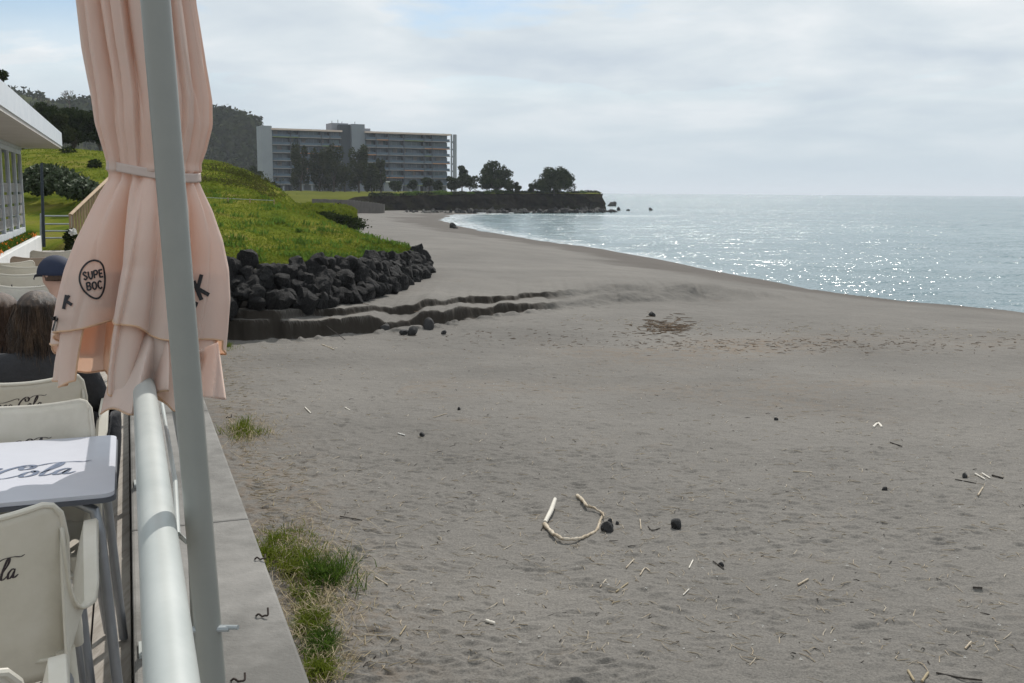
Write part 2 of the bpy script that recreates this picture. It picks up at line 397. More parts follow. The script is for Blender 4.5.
for k in range(38): 
    r0 = random.uniform(6, 22); a0 = R(random.uniform(-12, 28)); track(r0*math.sin(a0), r0*math.cos(a0), random.choice([random.uniform(-.5,.5), random.uniform(1.2,2), random.uniform(2.6,3.6)]), random.randint(6, 22))
Z = Z + .78*pit*(SD < -.5) + fbm(X, Y, 2.2, 4, 21)*.022*(RR < 60)*np.where(SD < 0, 1, .3)
V = np.stack([X, Y, Z], -1).reshape(-1, 3)
sand = np_mesh('sand_beach', V, gridfaces(*X.shape)[:, ::-1], 'sand')
setp(sand, kind='structure')
lit = np.exp(-((Y-(22.5+.15*X+fbm(X,Y,.3,3,31)*3))/2.0)**2)*np.interp(X, [0,2,5,9,20],[0,.6,.9,.35,.25])
lit += .75*np.exp(-(( (X*CA+Y*SA) - 1.2)/.8)**2)*(Y < 24)*(.6+fbm(X,Y,.5,3,33))
lit += .4*np.exp(-((Y-(17.5+fbm(X,Y,.3,3,35)*4))/.8)**2)*(X > -2)
vattr(sand, 'litter', np.clip(lit, 0, 1)); vattr(sand, 'cut', CUT)
vattr(sand, 'damp', sstep((SD+np.interp(Y,[30,60,250],[1.5,4,10])*(1+fbm(X,Y,.2,3,37)))/3.0)*.8)
def ground_z(x, y):
    h = sand_H(np.array([float(x)]), np.array([float(y)]))[0][0]
    r0 = math.hypot(x, y); a0 = math.atan2(x, y)
    i = min(max(np.searchsorted(rr, r0), 0), len(rr)-1); j = min(max(np.searchsorted(az, a0), 0), len(az)-1)
    return float(Z[i, j]) if r0 < 60 else CZ - h
def on_sand(px, py):
    h = 3.4
    for _ in range(12):
        p = pz(px, py, CZ-h); h = CZ - ground_z(p.x, p.y)
    p.z = ground_z(p.x, p.y)
    return p

# ------------------------------------------------------------------ sea
def build_sea():
    a = np.radians(np.concatenate([np.linspace(-85,-12,40), np.linspace(-11.8,30,420), np.linspace(31,85,40)]))
    r = 12*np.exp(np.arange(0, 560)*.0116)
    RR_, AA = np.meshgrid(r, a, indexing='ij'); x = RR_*np.sin(AA); y = RR_*np.cos(AA)
    fade = np.clip(1-(RR_-60)/400, 0, 1)
    zz = WZ + fade*(fbm(x*.35, y, .16, 4, 51)*.20)
    o = np_mesh('sea', np.stack([x,y,zz],-1).reshape(-1,3), gridfaces(*x.shape)[:, ::-1], 'sea')
    setp(o, kind='structure')
    sd, tt = crest_sd(x, y)
    shore = np.exp(-((sd-np.interp(y,[30,60,250],[7.3,6.0,.4]))/np.interp(y,[30,120,250],[.5,1.6,5]))**2)*np.interp(y,[40,90,200],[.25,.7,1.3])
    # breaking lines across the shallow bay and off the headland
    l1 = np.exp(-((y-(238+fbm(x,y,.02,3,52)*30))/5)**2)*np.interp(x,[-20,-10,20,45],[0,1.0,.8,0])
    l2 = np.exp(-((y-(215+x*.25+fbm(x,y,.03,3,53)*10))/3.0)**2)*np.interp(x,[15,25,80,110],[0,.5,.4,0])*(fbm(x,y,.03,3,57)>.05)
    l3 = np.exp(-((y-(420+fbm(x,y,.01,3,54)*40))/9)**2)*np.interp(x,[60,90,190,230],[0,.5,.4,0])*(fbm(x,y,.02,3,58)>.05)
    vattr(o, 'foam', np.clip(shore+l1+l2+l3, 0, 1.2))
build_sea()
# sea bed / ground sheet under everything, to the horizon
g = MB().raw([(-12000,-2000,-14),(12000,-2000,-14),(12000,12000,-14),(-12000,12000,-14)], [(0,1,2,3)]).build('seabed_ground', 'soil'); setp(g, kind='structure')

# ------------------------------------------------------------------ loft surfaces for the land
def cat(P, n):
    P = np.asarray(P, float); k = len(P)
    Pe = np.concatenate([[2*P[0]-P[1]], P, [2*P[-1]-P[-2]]]); out = []
    T = np.linspace(0, k-1, n)
    for t in T:
        i = min(int(t), k-2); f = t-i
        a, b_, c, d = Pe[i], Pe[i+1], Pe[i+2], Pe[i+3]
        out.append(.5*((2*b_)+(-a+c)*f+(2*a-5*b_+4*c-d)*f*f+(-a+3*b_-3*c+d)*f**3))
    return np.array(out)
def loft(rows, nu, nv, amp=.15, sc=.3, seed=0):
    """rows: list of lists of (px,py,d), front to back"""
    W = np.array([[tuple(pt(*q)) for q in r] for r in rows])
    A = np.array([cat(W[i], nu) for i in range(len(W))])
    G = np.array([cat(A[:, j], nv) for j in range(nu)]).transpose(1, 0, 2)
    G[:, :, 2] += fbm(G[:,:,0], G[:,:,1], sc, 4, seed)*amp
    return G
def sheet(name, G, m): 
    nr, nc = G.shape[:2]
    return np_mesh(name, G.reshape(-1,3), gridfaces(nr, nc), m)
cols = [-120, -40, 30, 90, 150, 200, 240, 280, 320, 355, 385, 412]
def row(ys, ds): return [(c, y, d) for c, y, d in zip(cols, ys, ds)]
hillG = loft([
 row([300,285,272,290,300,290,290,290,285,280,275,268],[30,30,30,26,24.6,24.6,25.2,26.0,27.8,30.5,33.5,37]),
 row([262,252,247,262,266,260,264,266,260,257,256,255],[30.6,30.6,30.6,26.6,25.3,25.3,25.8,26.8,28.6,31.2,34.2,37.6]),
 row([236,230,226,236,240,238,243,247,246,248,251,253],[34,34,34,31,29,29,29,30,31.5,33.5,35.5,38.2]),
 row([212,208,206,208,212,214,218,222,228,236,245,252.5],[40,40,40,38,36,36,36,36,36.5,37,38,39]),
 row([196,192,190,190,194,198,202,207,217,230,243,252.5],[48,48,48,46,45,45,44,43,42,41,40.5,40]),
 row([180,177,175,174,176,179,188,206,219,233,247,256],[57,57,57,56,55,55,54,50,47,45,43,42]),
 row([160,160,160,160,162,166,176,198,222,237,250,259],[68,68,68,68,68,68,66,60,53,49,46,44]),
 row([151,151,152,153,155,159,169,192,226,240,254,262],[80,80,80,80,80,79,78,68,58,52,49,46]),
 row([152,152,153,154,157,162,174,200,232,246,260,268],[92,92,92,92,92,92,90,78,64,56,52,48]),
 row([175,175,175,175,178,182,194,215,240,256,270,280],[120,120,120,120,120,118,110,90,72,60,55,50])], 210, 170, .55, .22, 61)
hill = sheet('grassy_hill', hillG, 'grass'); setp(hill, kind='structure')
# second hump beyond the mound, above the beach
cols2 = [250, 285, 310, 335, 350, 357]
def row2(ys, ds): return [(c, y, d) for c, y, d in zip(cols2, ys, ds)]
humpG = loft([row2([240,240,236,233,229,226],[60,60,60,62,64,66]),
 row2([228,226,221,219,219,222],[60.5,60.5,60.5,62.5,64.5,66.5]),
 row2([216,214,212,211,213,218],[66,66,65,66,67,69]),
 row2([205,206,208,209,212,217],[78,78,76,74,73,73]),
 row2([206,207,210,212,216,222],[90,90,86,84,80,78])], 70, 46, .7, .35, 71)
hump = sheet('grassy_bank', humpG, 'grass'); setp(hump, kind='structure')
# park lawn on the low headland, up to and beyond the hotel
edge = [(240,209,150),(300,205,175),(337,203,190),(357,196.8,232),(385,196,240),(430,195.2,250),(470,194.3,262),(509,193.6,272),(560,193.6,280),(592,193.8,284),(600,193.9,290)]
E = [pt(*e) for e in edge]
def lawn():
    nr = 26; n = 160
    W = cat(np.array([tuple(p) for p in E]), n)
    G = []
    for i in range(nr):
        t = i/(nr-1)
        r_ = W.copy(); k = t**1.6
        tgt = W.copy(); tgt[:,1] = 700; tgt[:,0] = W[:,0]*(700/W[:,1])*.0 + np.linspace(-330, 60, n); tgt[:,2] = 2.2
        r_ = W*(1-k) + tgt*k
        r_[:,2] = W[:,2]*(1-min(1,t*4)) + (1.15 + .5*t)*min(1,t*4)
        G.append(r_)
    G = np.array(G); G[1:,:,2] += fbm(G[1:,:,0], G[1:,:,1], .05, 3, 81)*.5
    o = sheet('park_lawn', G, 'grass_lawn'); setp(o, kind='structure')
lawn()
def cliff():
    n = 420; W = cat(np.array([tuple(p) for p in E]), n)
    # wrap round the point
    tip = [W[-1] + np.array([dx, dy, 0]) for dx, dy in ((1.5,6),(1,14),(-4,24),(-12,36))]
    W = np.concatenate([W, cat(np.array(tip), 60)])
    m = 26; G = []
    for i in range(m):
        t = i/(m-1); r_ = W.copy()
        zb = WZ-.5
        r_[:,2] = W[:,2]*(1-t) + zb*t
        out = t**1.3*1.3
        nx = np.gradient(W[:,0]); ny = np.gradient(W[:,1]); l = np.hypot(nx, ny); 
        r_[:,0] += ny/l*out; r_[:,1] -= nx/l*out
        a = .0 if i == 0 else 1
        r_[:,0] += a*fbm(W[:,0]*1.0+r_[:,2]*.3, r_[:,2]*1.2, .35, 4, 83)*1.6*ny/l
        r_[:,1] -= a*fbm(W[:,0]*1.0+r_[:,2]*.3, r_[:,2]*1.2, .35, 4, 83)*2.6*nx/l
        if i in (1,2): r_[:,2] += fbm(W[:,0], W[:,1], .3, 3, 84)*.7
        G.append(r_)
    o = sheet('cliff', np.array(G), 'cliff_rock'); setp(o, kind='structure')
cliff()

# ------------------------------------------------------------------ foliage
def leaves(centres, size, name, m, parent=None, flat=.0, up=.0, k=4):
    """random small quads/tris at centres (N,3)"""
    C = np.asarray(centres); n = len(C)
    a = rng.normal(size=(n,3)); a[:,2] *= (1-flat); a /= np.linalg.norm(a,axis=1)[:,None]
    b_ = rng.normal(size=(n,3)); b_ -= a*(a*b_).sum(1)[:,None]; b_ /= np.linalg.norm(b_,axis=1)[:,None]
    s_ = size*(rng.random(n)*.8+.6)
    a *= s_[:,None]; b_ *= (s_*.6)[:,None]
    V = np.stack([C-a, C+b_*.9-a*.1, C+a, C-b_*.9+a*.1],1).reshape(-1,3)
    Fc = np.arange(4*n).reshape(n,4)
    return np_mesh(name, V, Fc, m, smooth=False, parent=parent)
def ell(c, r, n, shell=.55):
    d = rng.normal(size=(n,3)); d /= np.linalg.norm(d,axis=1)[:,None]
    q = shell+(1-shell)*rng.random(n)**.6
    return np.array(c) + d*q[:,None]*np.array(r)
def tree(name, base, h, w, label, cat_, m='leaf_dark', nclump=16, nleaf=2600, leaf=.35, trunk_h=.25, shape='round', group=None, tr=.03, lean=0):
    root = empty(name, base, 0, label, cat_, group)
    t = MB(); th = h*trunk_h
    top = Vector((lean*h, 0, h*.62))
    t.tube([(0,0,-.6),(lean*th*.5,0,th*.5),(lean*th,random.uniform(-.1,.1),th),top], [h*tr*1.25,h*tr,h*tr*.8,h*tr*.25], 8)
    clumps = []
    for i in range(nclump):
        if shape == 'round':
            d = Vector(rng.normal(size=3)).normalized(); q = random.random()**.5
            c = Vector((d.x*w*.33*q+lean*h*.6, d.y*w*.33*q, th + (h-th)*(.48 + .36*d.z*q))); r_ = w*random.uniform(.13,.24)
            cr = (r_, r_, r_*.8)
        elif shape == 'tall':
            f = (i+.5)/nclump; ww = w*(.5-.32*abs(f-.35)**1.2)
            ang = random.uniform(0, 6.28)
            c = Vector((math.cos(ang)*ww*.6+lean*h*f, math.sin(ang)*ww*.6, th + (h-th)*f*.93)); r_ = w*random.uniform(.14,.22)
            cr = (r_, r_, r_*1.7)
        else:  # umbrella-like dome
            ang = random.uniform(0, 6.28); q = random.random()**.5
            c = Vector((math.cos(ang)*w*.38*q, math.sin(ang)*w*.38*q, th+(h-th)*(.04+.76*math.sqrt(max(0,1-q*q))*random.uniform(.12,1.0)))); r_ = w*random.uniform(.12,.18); cr = (r_, r_, r_*.8)
        clumps.append((c, cr))
        if i % 2 == 0: 
            st = Vector((lean*th, 0, th*random.uniform(.7,1.1)))
            mid = (st+c)/2 + Vector((0,0,-h*.03)); t.tube([st, mid, c], [h*tr*.5, h*tr*.3, h*tr*.1], 5)
    pts = np.concatenate([ell(c, cr, nleaf//nclump, .35) for c, cr in clumps])
    leaves(pts, leaf, 'crown', m, root); t.build('trunk', 'bark', root)
    return root

# far wooded hill behind the hotel, one mass
ridge = [(-300,70),(-100,78),(40,96),(120,104),(180,110),(208,118),(228,121),(246,124),(257,133),(268,150),(285,165),(320,178)]
fhG = loft([[(a,200,520) for a,b_ in ridge], [(a,(b_+200)/2+4,545) for a,b_ in ridge], [(a,b_,600) for a,b_ in ridge], [(a,b_+20,720) for a,b_ in ridge]], 120, 50, 7, .02, 91)
fh = sheet('far_hill', fhG, 'forest'); setp(fh, kind='structure')
fp = fhG.reshape(-1,3); idx = rng.integers(0, len(fp), 5200)
tops = fp[idx] + rng.normal(size=(5200,3))*[2,2,.6]
cl = np.concatenate([tops + rng.normal(size=tops.shape)*[1.6,1.6,1.2] + [0,0,1.2] for _ in range(7)])
w_ = leaves(cl, 1.5, 'hillside_forest', 'woods'); setp(w_, 'dark hazy woodland covering the far hill behind the hotel', 'woodland', kind='stuff')

# ------------------------------------------------------------------ hotel
def hotel():
    P0 = pt(272, 190, 425); P1 = pt(452, 190, 461); P0.z = P1.z = 1.2
    ang = math.atan2(P1.y-P0.y, P1.x-P0.x); L = (P1-P0).length
    root = empty('hotel_building', P0, ang, 'long grey seven-storey hotel with banded balconies behind the park trees', 'hotel')
    top = 25.4; fl = top/8
    def T(px):   # px -> local x along facade
        dr = ray(px, 170); n = Vector((-(P1-P0).y, (P1-P0).x, 0)); s_ = (P0).dot(n)/Vector((dr.x,dr.y,0)).dot(n)
        q = dr*s_; q.z = P0.z; return (q-P0).dot((P1-P0).normalized())
    def part(name, m, boxes, par=root, **k):
        b_ = MB()
        for a, c in boxes: b_.box(a, c)
        return b_.build(name, m, par, smooth=False, **k)
    tL, tG0, tG1, tS1, tR = T(272), T(341), T(352), T(365), T(449)
    wings = [(tL, tG0, [T(290.4),T(299),T(321),T(329.6)], 'west'), (tS1, tR, [T(375.5),T(388),T(403),T(423),T(431)], 'east')]
    part('end_wall', 'hotel_wall', [((T(261.5),-1.5,0),(tL-.01,7,top+1.0))])
    part('core_wall', 'hotel_dark', [((tL,3.0,0),(tR,14,top-.3))])
    part('stair_tower', 'hotel_tower', [((tG1,-.5,0),(tS1-.02,10,top+3.0)),((T(335),4,top),(tG1-.02,12,top+3.4)),((tS1,4,top+.3),(T(374),12,top+1.6))])
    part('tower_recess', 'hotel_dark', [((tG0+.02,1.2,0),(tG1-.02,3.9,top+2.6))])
    for x_, h_ in ((T(337),1),(T(343),1.6),(T(347),.8),(T(360),1.0)): MB().tube([(x_,6,top+3),(x_,6,top+3.4+h_)], .12, 5).build('antenna', 'hotel_dark', root)
    for (a, b_, divs, nm) in wings:
        part('roof', 'hotel_roof', [((a-.3,-1.9,top-.55),(b_+.3,13,top+.15))])
        part('floor_slab', 'hotel_slab', [((a,-1.6,k*fl-.22),(b_,3.0,k*fl)) for k in range(1,8)])
        xs = [a]+divs+[b_]
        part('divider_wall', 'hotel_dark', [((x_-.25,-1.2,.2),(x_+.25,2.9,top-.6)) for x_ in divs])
        for k in range(1, 8):
            for i in range(len(xs)-1):
                x0, x1 = xs[i]+.3, xs[i+1]-.3
                m = 'hotel_glass' if random.random() < .6 else 'hotel_glass_teal'
                # parapet of the balcony, glazed, and the window band behind
                col = random.choices(['hotel_slab','awning_orange','awning_green'], [.72,.2,.08])[0]
                if nm == 'east' and i == 5 and k in (4,6): col = 'awning_orange'
                bb = MB().box((x0,-1.55,k*fl),(x1,-1.47,k*fl+.95)).build('balcony_front', 'hotel_glass', root, smooth=False)
                MB().box((x0,-1.66,k*fl-.30),(x1,-1.605,k*fl+.06)).build('balcony_edge', col, bb, smooth=False)
                w = MB().box((x0,1.6,k*fl+.05),(x1,1.7,(k+1)*fl-.5)).build('window', m, root, smooth=False)
                mu = MB(); nn = max(2, int((x1-x0)/1.9))
                for q in range(nn+1):
                    xx = x0+(x1-x0)*q/nn; mu.box((xx-.05,1.5,k*fl+.05),(xx+.05,1.59,(k+1)*fl-.5))
                mu.build('window_frame', 'hotel_tower', w, smooth=False)
                if random.random() < .35:
                    q0 = x0+(x1-x0)*random.uniform(0,.6); q1 = min(x1, q0+random.uniform(1,2.5))
                    MB().box((q0,1.45,k*fl+.3),(q1,1.49,(k+1)*fl-.5)).build('curtain', 'hotel_slab', w, smooth=False)
        part('ground_floor', 'hotel_wall', [((a+q*4,-1.0,0),(a+q*4+.7,-.3,fl-.4)) for q in range(int((b_-a)/4))]+[((a,2.8,0),(b_,2.95,fl))])
    fb = [((tR+.4,-1.7,0),(tR+.9,-1.0,top)),((T(452.5),-1.7,0),(T(455.2),-.6,top))]+[((tR+.9,-1.6,k*fl-.5),(T(452.5),-.8,k*fl+.2)) for k in range(1,8)]
    part('end_frame', 'hotel_wall', fb)
hotel()

# park trees and shrubs
tr = [  # px base, py base, d, height px top, width px, shape, label
 (301,192.5,300,147,21,'tall','tall dark pine-like tree standing leftmost before the hotel'),
 (320,193,305,152,20,'tall','dark feathery tree with a pale forked trunk, second from left before the hotel'),
 (334,193,300,149,24,'tall','thick dark tree with a stout black trunk before the stair tower'),
 (359,193.5,295,149,25,'tall','broadest dark tree of the park group, right of the stout black trunk'),
 (345,192.5,315,160,14,'round','shorter dark tree squeezed between the two broad park trees'),
 (372,193,290,166,16,'tall','dark tree with drooping crown at the right end of the park group'),
 (381,193,310,160,10,'tall','slim dark tree directly right of the park group, before the east wing'),
]
for px, py, d, ty, wpx, sh, lb in tr:
    p = pt(px, py, d); h = (py-ty)*d/F; w = wpx*d/F*1.15
    tree('park_tree', p, h, w, lb, 'tree', 'leaf_olive', 18, 4200, .30, .2 if sh == 'tall' else .15, sh, 'dark trees in the hotel park', .022, random.uniform(-.03,.03))
sm = [(395,192.6,285,178,17,'round bushy tree beside the small kiosk'),(413,192.4,290,177,13,'small round-headed tree under the middle of the east wing'),(428,192.4,290,175,15,'taller of the small trees under the east wing'),
      (438,192.4,288,178,12,'small open-crowned tree near the right end of the east wing'),(455,192.6,285,175,17,'dense shrubby tree covering the foot of the hotel end frame'),
      (462,192.5,300,163,13,'dark tree rising just right of the hotel end frame'),(470,192.8,285,172,20,'low spreading tree between the hotel and the large headland tree'),
      (452,192.6,300,180,10,'low bush at the corner of the hotel'),(267,190,330,178,10,'dark bush at the foot of the hotel end wall'),(275,191.5,300,181,9,'small round bush on the lawn left of the park trees'),
      (255,184,260,166,16,'dark tree crown poking over the grassy hill left of the hotel')]
for px, py, d, ty, wpx, lb in sm:
    p = pt(px, py, d); h = (py-ty)*d/F; w = wpx*d/F*1.15
    tree('park_tree', p, h, w, lb, 'tree', 'leaf_dark', 12, 2200, .28, .12, 'round', 'small trees and bushes at the foot of the hotel', .025)
for px, py, d, ty, wpx, lb, nl in [(496,193.4,274,156,38,'large domed evergreen on the headland, nearer the hotel',6500),(554,193.4,279,161,44,'broad domed evergreen standing alone near the headland tip',7000),(516,193.6,276,181,12,'small bush at the right foot of the large headland evergreen',1200),(534,193.6,278,178,12,'low side crown left of the lone headland evergreen',1200)]:
    p = pt(px, py, d); h = (py-ty)*d/F; w = wpx*d/F
    tree('headland_tree', p, h, w, lb, 'tree', 'leaf_dark', 46 if wpx > 20 else 10, int(nl*1.5), .27, .10, 'dome', None, .02)
# low hedge shrubs on the cliff top
for i in range(34):
    px = 376+i*6.6+random.uniform(-2,2); e = np.array([q[0] for q in edge]); 
    d = float(np.interp(px, e, [q[2] for q in edge]))+random.uniform(1.5,5); py = float(np.interp(px, e, [q[1] for q in edge]))+.2
    p = pt(px, py, d); r_ = random.uniform(.5,1.3)
    o = leaves(ell((0,0,r_*.45), (r_*1.6,r_,r_*.55), 260, .2), .22, 'cliff_shrub', random.choice(['leaf_dark','leaf_olive','blade_dark'])); o.location = p
    setp(o, 'low scrubby bush growing along the grassy cliff edge', 'bush', 'scrub bushes along the cliff edge')
# kiosk
k0 = pt(391, 191.5, 330); kr = empty('kiosk', k0, 0, 'small pale flat-roofed kiosk among the trees before the hotel', 'kiosk')
MB().box((-1.8,-1.2,0),(1.8,1.2,2.9)).build('wall', 'hotel_wall', kr, smooth=False); MB().box((-2.4,-1.8,2.9),(2.4,1.6,3.25)).build('roof', 'white_paint', kr, smooth=False)
# low stone wall at the back of the beach
a0, a1 = pt(312, 203.5, 180), pt(384, 209, 215)
sw = MB(); n = 24; 
for i in range(n):
    q0 = a0.lerp(a1, i/n); q1 = a0.lerp(a1, (i+1)/n-.002); zt = .35-1.3*(i/n)**2 - .2+random.uniform(-.05,.05)
    sw.hexa([(q0.x,q0.y,-4),(q1.x,q1.y,-4),(q1.x,q1.y+1.4,-4),(q0.x,q0.y+1.4,-4),(q0.x,q0.y,zt),(q1.x,q1.y,zt),(q1.x,q1.y+1.4,zt),(q0.x,q0.y+1.4,zt)])
o = sw.build('stone_wall', 'stone_wall', None, smooth=False); setp(o, 'low dark stone retaining wall at the back of the beach', 'wall')

# ------------------------------------------------------------------ rocks
def rock_mesh(seed, m, sub=2, jag=.45):
    bm = bmesh.new(); bmesh.ops.create_icosphere(bm, subdivisions=sub, radius=1)
    r_ = random.Random(seed)
    planes = [(Vector((r_.gauss(0,1), r_.gauss(0,1), r_.gauss(0,1))).normalized(), r_.uniform(.55,.9)) for _ in range(11)]
    off = Vector((seed*3.1, seed*1.7, seed*.9))
    for v in bm.verts:
        d = v.co.normalized(); q = 1.0
        for n_, h_ in planes:
            c = d.dot(n_)
            if c > .05: q = min(q, h_/c)
        q *= 1 + jag*.5*mnoise.noise(d*1.6+off) + jag*.25*mnoise.noise(d*4+off)
        v.co = d*q
    me = bpy.data.meshes.new('boulder'); bm.to_mesh(me); bm.free(); me.materials.append(MATS[m]); me.shade_smooth(); me.set_sharp_from_angle(angle=R(28))
    return me
RM = [rock_mesh(i, 'lava', 3) for i in range(14)]
ORD = ['first','second','third','fourth','fifth','sixth','seventh','eighth','ninth','tenth','eleventh','twelfth','thirteenth','fourteenth','fifteenth','sixteenth','seventeenth','eighteenth','nineteenth','twentieth','twenty-first','twenty-second','twenty-third','twenty-fourth','twenty-fifth','twenty-sixth','twenty-seventh','twenty-eighth','twenty-ninth','thirtieth','thirty-first','thirty-second','thirty-third','thirty-fourth','thirty-fifth','thirty-sixth','thirty-seventh','thirty-eighth','thirty-ninth','fortieth','forty-first','forty-second','forty-third','forty-fourth','forty-fifth','forty-sixth','forty-seventh','forty-eighth','forty-ninth','fiftieth','fifty-first','fifty-second']
def place_rock(p, s_, label, group, name='boulder', me=None, sq=(1,1,1)):
    o = bpy.data.objects.new(name, me or random.choice(RM)); COL.objects.link(o); o.location = p
    o.rotation_euler = (random.uniform(0,6.28), random.uniform(0,6.28), random.uniform(0,6.28)); o.scale = (s_*sq[0], s_*sq[1], s_*sq[2])
    return setp(o, label, 'boulder', group)
foot = cat([tuple(pt(*q)) for q in [(190,312,23.9),(240,309,24.3),(294,304,24.9),(340,300,26.6),(379,293,29.0),(408,282,33),(427,272,37.2),(420,264,40)]], 400)
topl = cat([tuple(pt(*q)) for q in [(180,268,25.2),(232,262,25.2),(280,270,25.9),(328,263,27.6),(370,261,30.2),(402,260,33.8),(419,257,37.6),(414,257,41)]], 400)
fl = np.concatenate([[0], np.cumsum(np.linalg.norm(np.diff(foot,axis=0),axis=1))])
for row_i, (f, rn, ext) in enumerate([(.03,'bottom',0),(.27,'second',0),(.50,'middle',0),(.74,'fourth',0),(.96,'top',0)]):
    spots = []; s_ = .2
    while s_ < fl[-1]:
        spots.append(s_); s_ += random.uniform(.34,.50)
    spots = spots[::-1]
    for i, s_ in enumerate(spots):
        k = int(np.searchsorted(fl, s_)); k = min(k, 399); a = foot[k]; b_ = topl[k]
        p = a*(1-f)+b_*f + rng.normal(size=3)*[.07,.10,.07]
        sz = random.uniform(.21,.33)*(1.15 if row_i == 2 and random.random() < .3 else 1)
        place_rock(p, sz, f'black lava boulder, {ORD[i]} from the right end in the {rn} course of the seawall', 'boulders of the lava seawall', sq=(1.15,.95,.95))
# packed earth behind the boulders so no light leaks through
bk = MB(); G = []
for k in range(0, 400, 10):
    a = Vector(foot[k]); b_ = Vector(topl[k]); G.append([a+Vector((-.1,.55,-1.0)), a+Vector((-.1,.5,0)), b_+Vector((-.1,.35,-.12)), b_+Vector((-.3,1.0,-.1))])
setp(bk.grid(G).build('earth_bank', 'scarp_soil'), kind='structure')
# headland rocks
RS = [rock_mesh(50+i, 'lava', 2, .4) for i in range(5)]
e_px = [q[0] for q in edge]
RG = [rock_mesh(60+i, 'shore_stone', 2, .4) for i in range(5)]
for i in range(230):
    px = 404+random.random()**.85*212; d = float(np.interp(px, [404,440,470,545,598,610], [236,246,252,260,270,276])) + random.uniform(-12,2)
    p = pt(px, 205, d); p.z = WZ + random.uniform(-.1,.35) + max(0, (d-255)*.0)
    s_ = random.uniform(.3,.8)*(1.5 if random.random() < .15 else 1)
    o = place_rock(p, s_, 'dark sea-washed rock at the foot of the headland cliff', 'rocks at the foot of the cliff', 'shore_rock', random.choice(RS if random.random() < .6 else RG), (1.4,1,.7))
for px, py, s_, lb in [(612,203.8,1.5,'pointed dark sea stack standing off the headland tip'),(604,208.2,.8,'low dark rock between the headland tip and the sea stack'),(651,208.2,.6,'small isolated rock awash right of the sea stack'),(628,208.6,.45,'low rock awash at the end of the headland reef'),(619,208.4,.7,'flat rock awash beside the sea stack')]:
    p = pz(px, py+2.2, WZ); p.z = WZ+s_*.2; place_rock(p, s_, lb, None, 'sea_rock', random.choice(RS), (1.5,1,.9))

# ------------------------------------------------------------------ grass and weeds
def blades(name, pts, length, width, m, lean=.5, parent=None):
    P = np.asarray(pts); n = len(P); th = rng.random(n)*6.283; l = length*(.5+rng.random(n))
    t2 = rng.random(n)*6.283; le = lean*(rng.random(n)+.2)
    side = np.stack([np.cos(th), np.sin(th), 0*th],1)*width
    tip1 = np.stack([np.cos(t2)*le*.35, np.sin(t2)*le*.35, .6+0*th],1)*l[:,None]
    tip2 = np.stack([np.cos(t2)*le, np.sin(t2)*le, 1-.35*le],1)*l[:,None]
    V = np.stack([P-side, P+side, P+tip1+side*.7, P+tip1-side*.7, P+tip2+side*.1, P+tip2-side*.1],1).reshape(-1,3)
    b_ = np.arange(n)[:,None]*6
    Fc = np.concatenate([b_+[[0,1,2,3]], b_+[[3,2,4,5]]])
    return np_mesh(name, V, Fc, m, smooth=False, parent=parent)
def scatter(G, n, i0=0, i1=1., j0=0, j1=1.):
    nr, nc = G.shape[:2]; u = (i0+(i1-i0)*rng.random(n))*(nr-1.01); v = (j0+(j1-j0)*rng.random(n))*(nc-1.01)
    i = u.astype(int); j = v.astype(int); fu = (u-i)[:,None]; fv = (v-j)[:,None]
    return (G[i,j]*(1-fu)+G[i+1,j]*fu)*(1-fv)+(G[i,j+1]*(1-fu)+G[i+1,j+1]*fu)*fv
def clumped(G, n, per, spread, **k):
    c = scatter(G, n, **k); return np.repeat(c, per, 0) + rng.normal(size=(n*per,3))*[spread,spread,spread*.15]
P_ = scatter(hillG, 46000, .08, .62, .3, 1.); 
setp(blades('hill_grass', P_, .05, .016, 'blade', 1.2), 'bright yellow-green grass covering the mound above the seawall', 'grass', kind='stuff')
P_ = scatter(hillG, 30000, .45, .9, 0, .85)
setp(blades('upper_grass', P_, .09, .04, 'blade', 1.2), 'yellow-green grass on the upper hillside', 'grass', kind='stuff')
P_ = clumped(hillG, 170, 22, .14, i0=.1, i1=.5, j0=.35, j1=.98)
setp(blades('hill_weeds', P_, .17, .026, 'weed', 1.2), 'leafy dark green weeds dotting the grassy mound', 'weeds', kind='stuff')
P_ = clumped(hillG, 60, 160, .55, i0=.52, i1=.70, j0=.42, j1=.60)
w_ = leaves(P_+[0,0,.0], .05, 'hill_scrub', 'scrub'); setp(w_, 'brownish low scrub on the shaded flank of the hill', 'scrub', kind='stuff')
P_ = scatter(humpG, 9000, .1, .9, 0, 1)
setp(blades('bank_grass', P_, .2, .05, 'blade', .8), 'green grass on the second bank above the beach', 'grass', kind='stuff')
P_ = clumped(humpG, 70, 120, .32, i0=.04, i1=.30, j0=.3, j1=.93)
w_ = leaves(P_, .08, 'bank_scrub', 'leaf_dark'); setp(w_, 'dark scrub hanging under the edge of the second bank', 'scrub', kind='stuff')
# wire fence crossing the mound
fr = empty('wire_fence', pt(205,200,44), 0, 'thin sagging wire fence on short posts across the grassy mound', 'fence')
fpts = [pt(205,197.5,43.5)+Vector((0,0,0)), pt(228,198.5,43.4), pt(250,199.5,43.3), pt(274,200.5,43.2)]
fo = fr.location
for q in fpts:
    MB().tube([q-fo+Vector((0,0,-.7)), q-fo+Vector((0,0,.05))], .025, 6).build('post', 'wood_rail', fr)
MB().tube([q-fo for q in fpts], .012, 5).build('wire', 'galv', fr)
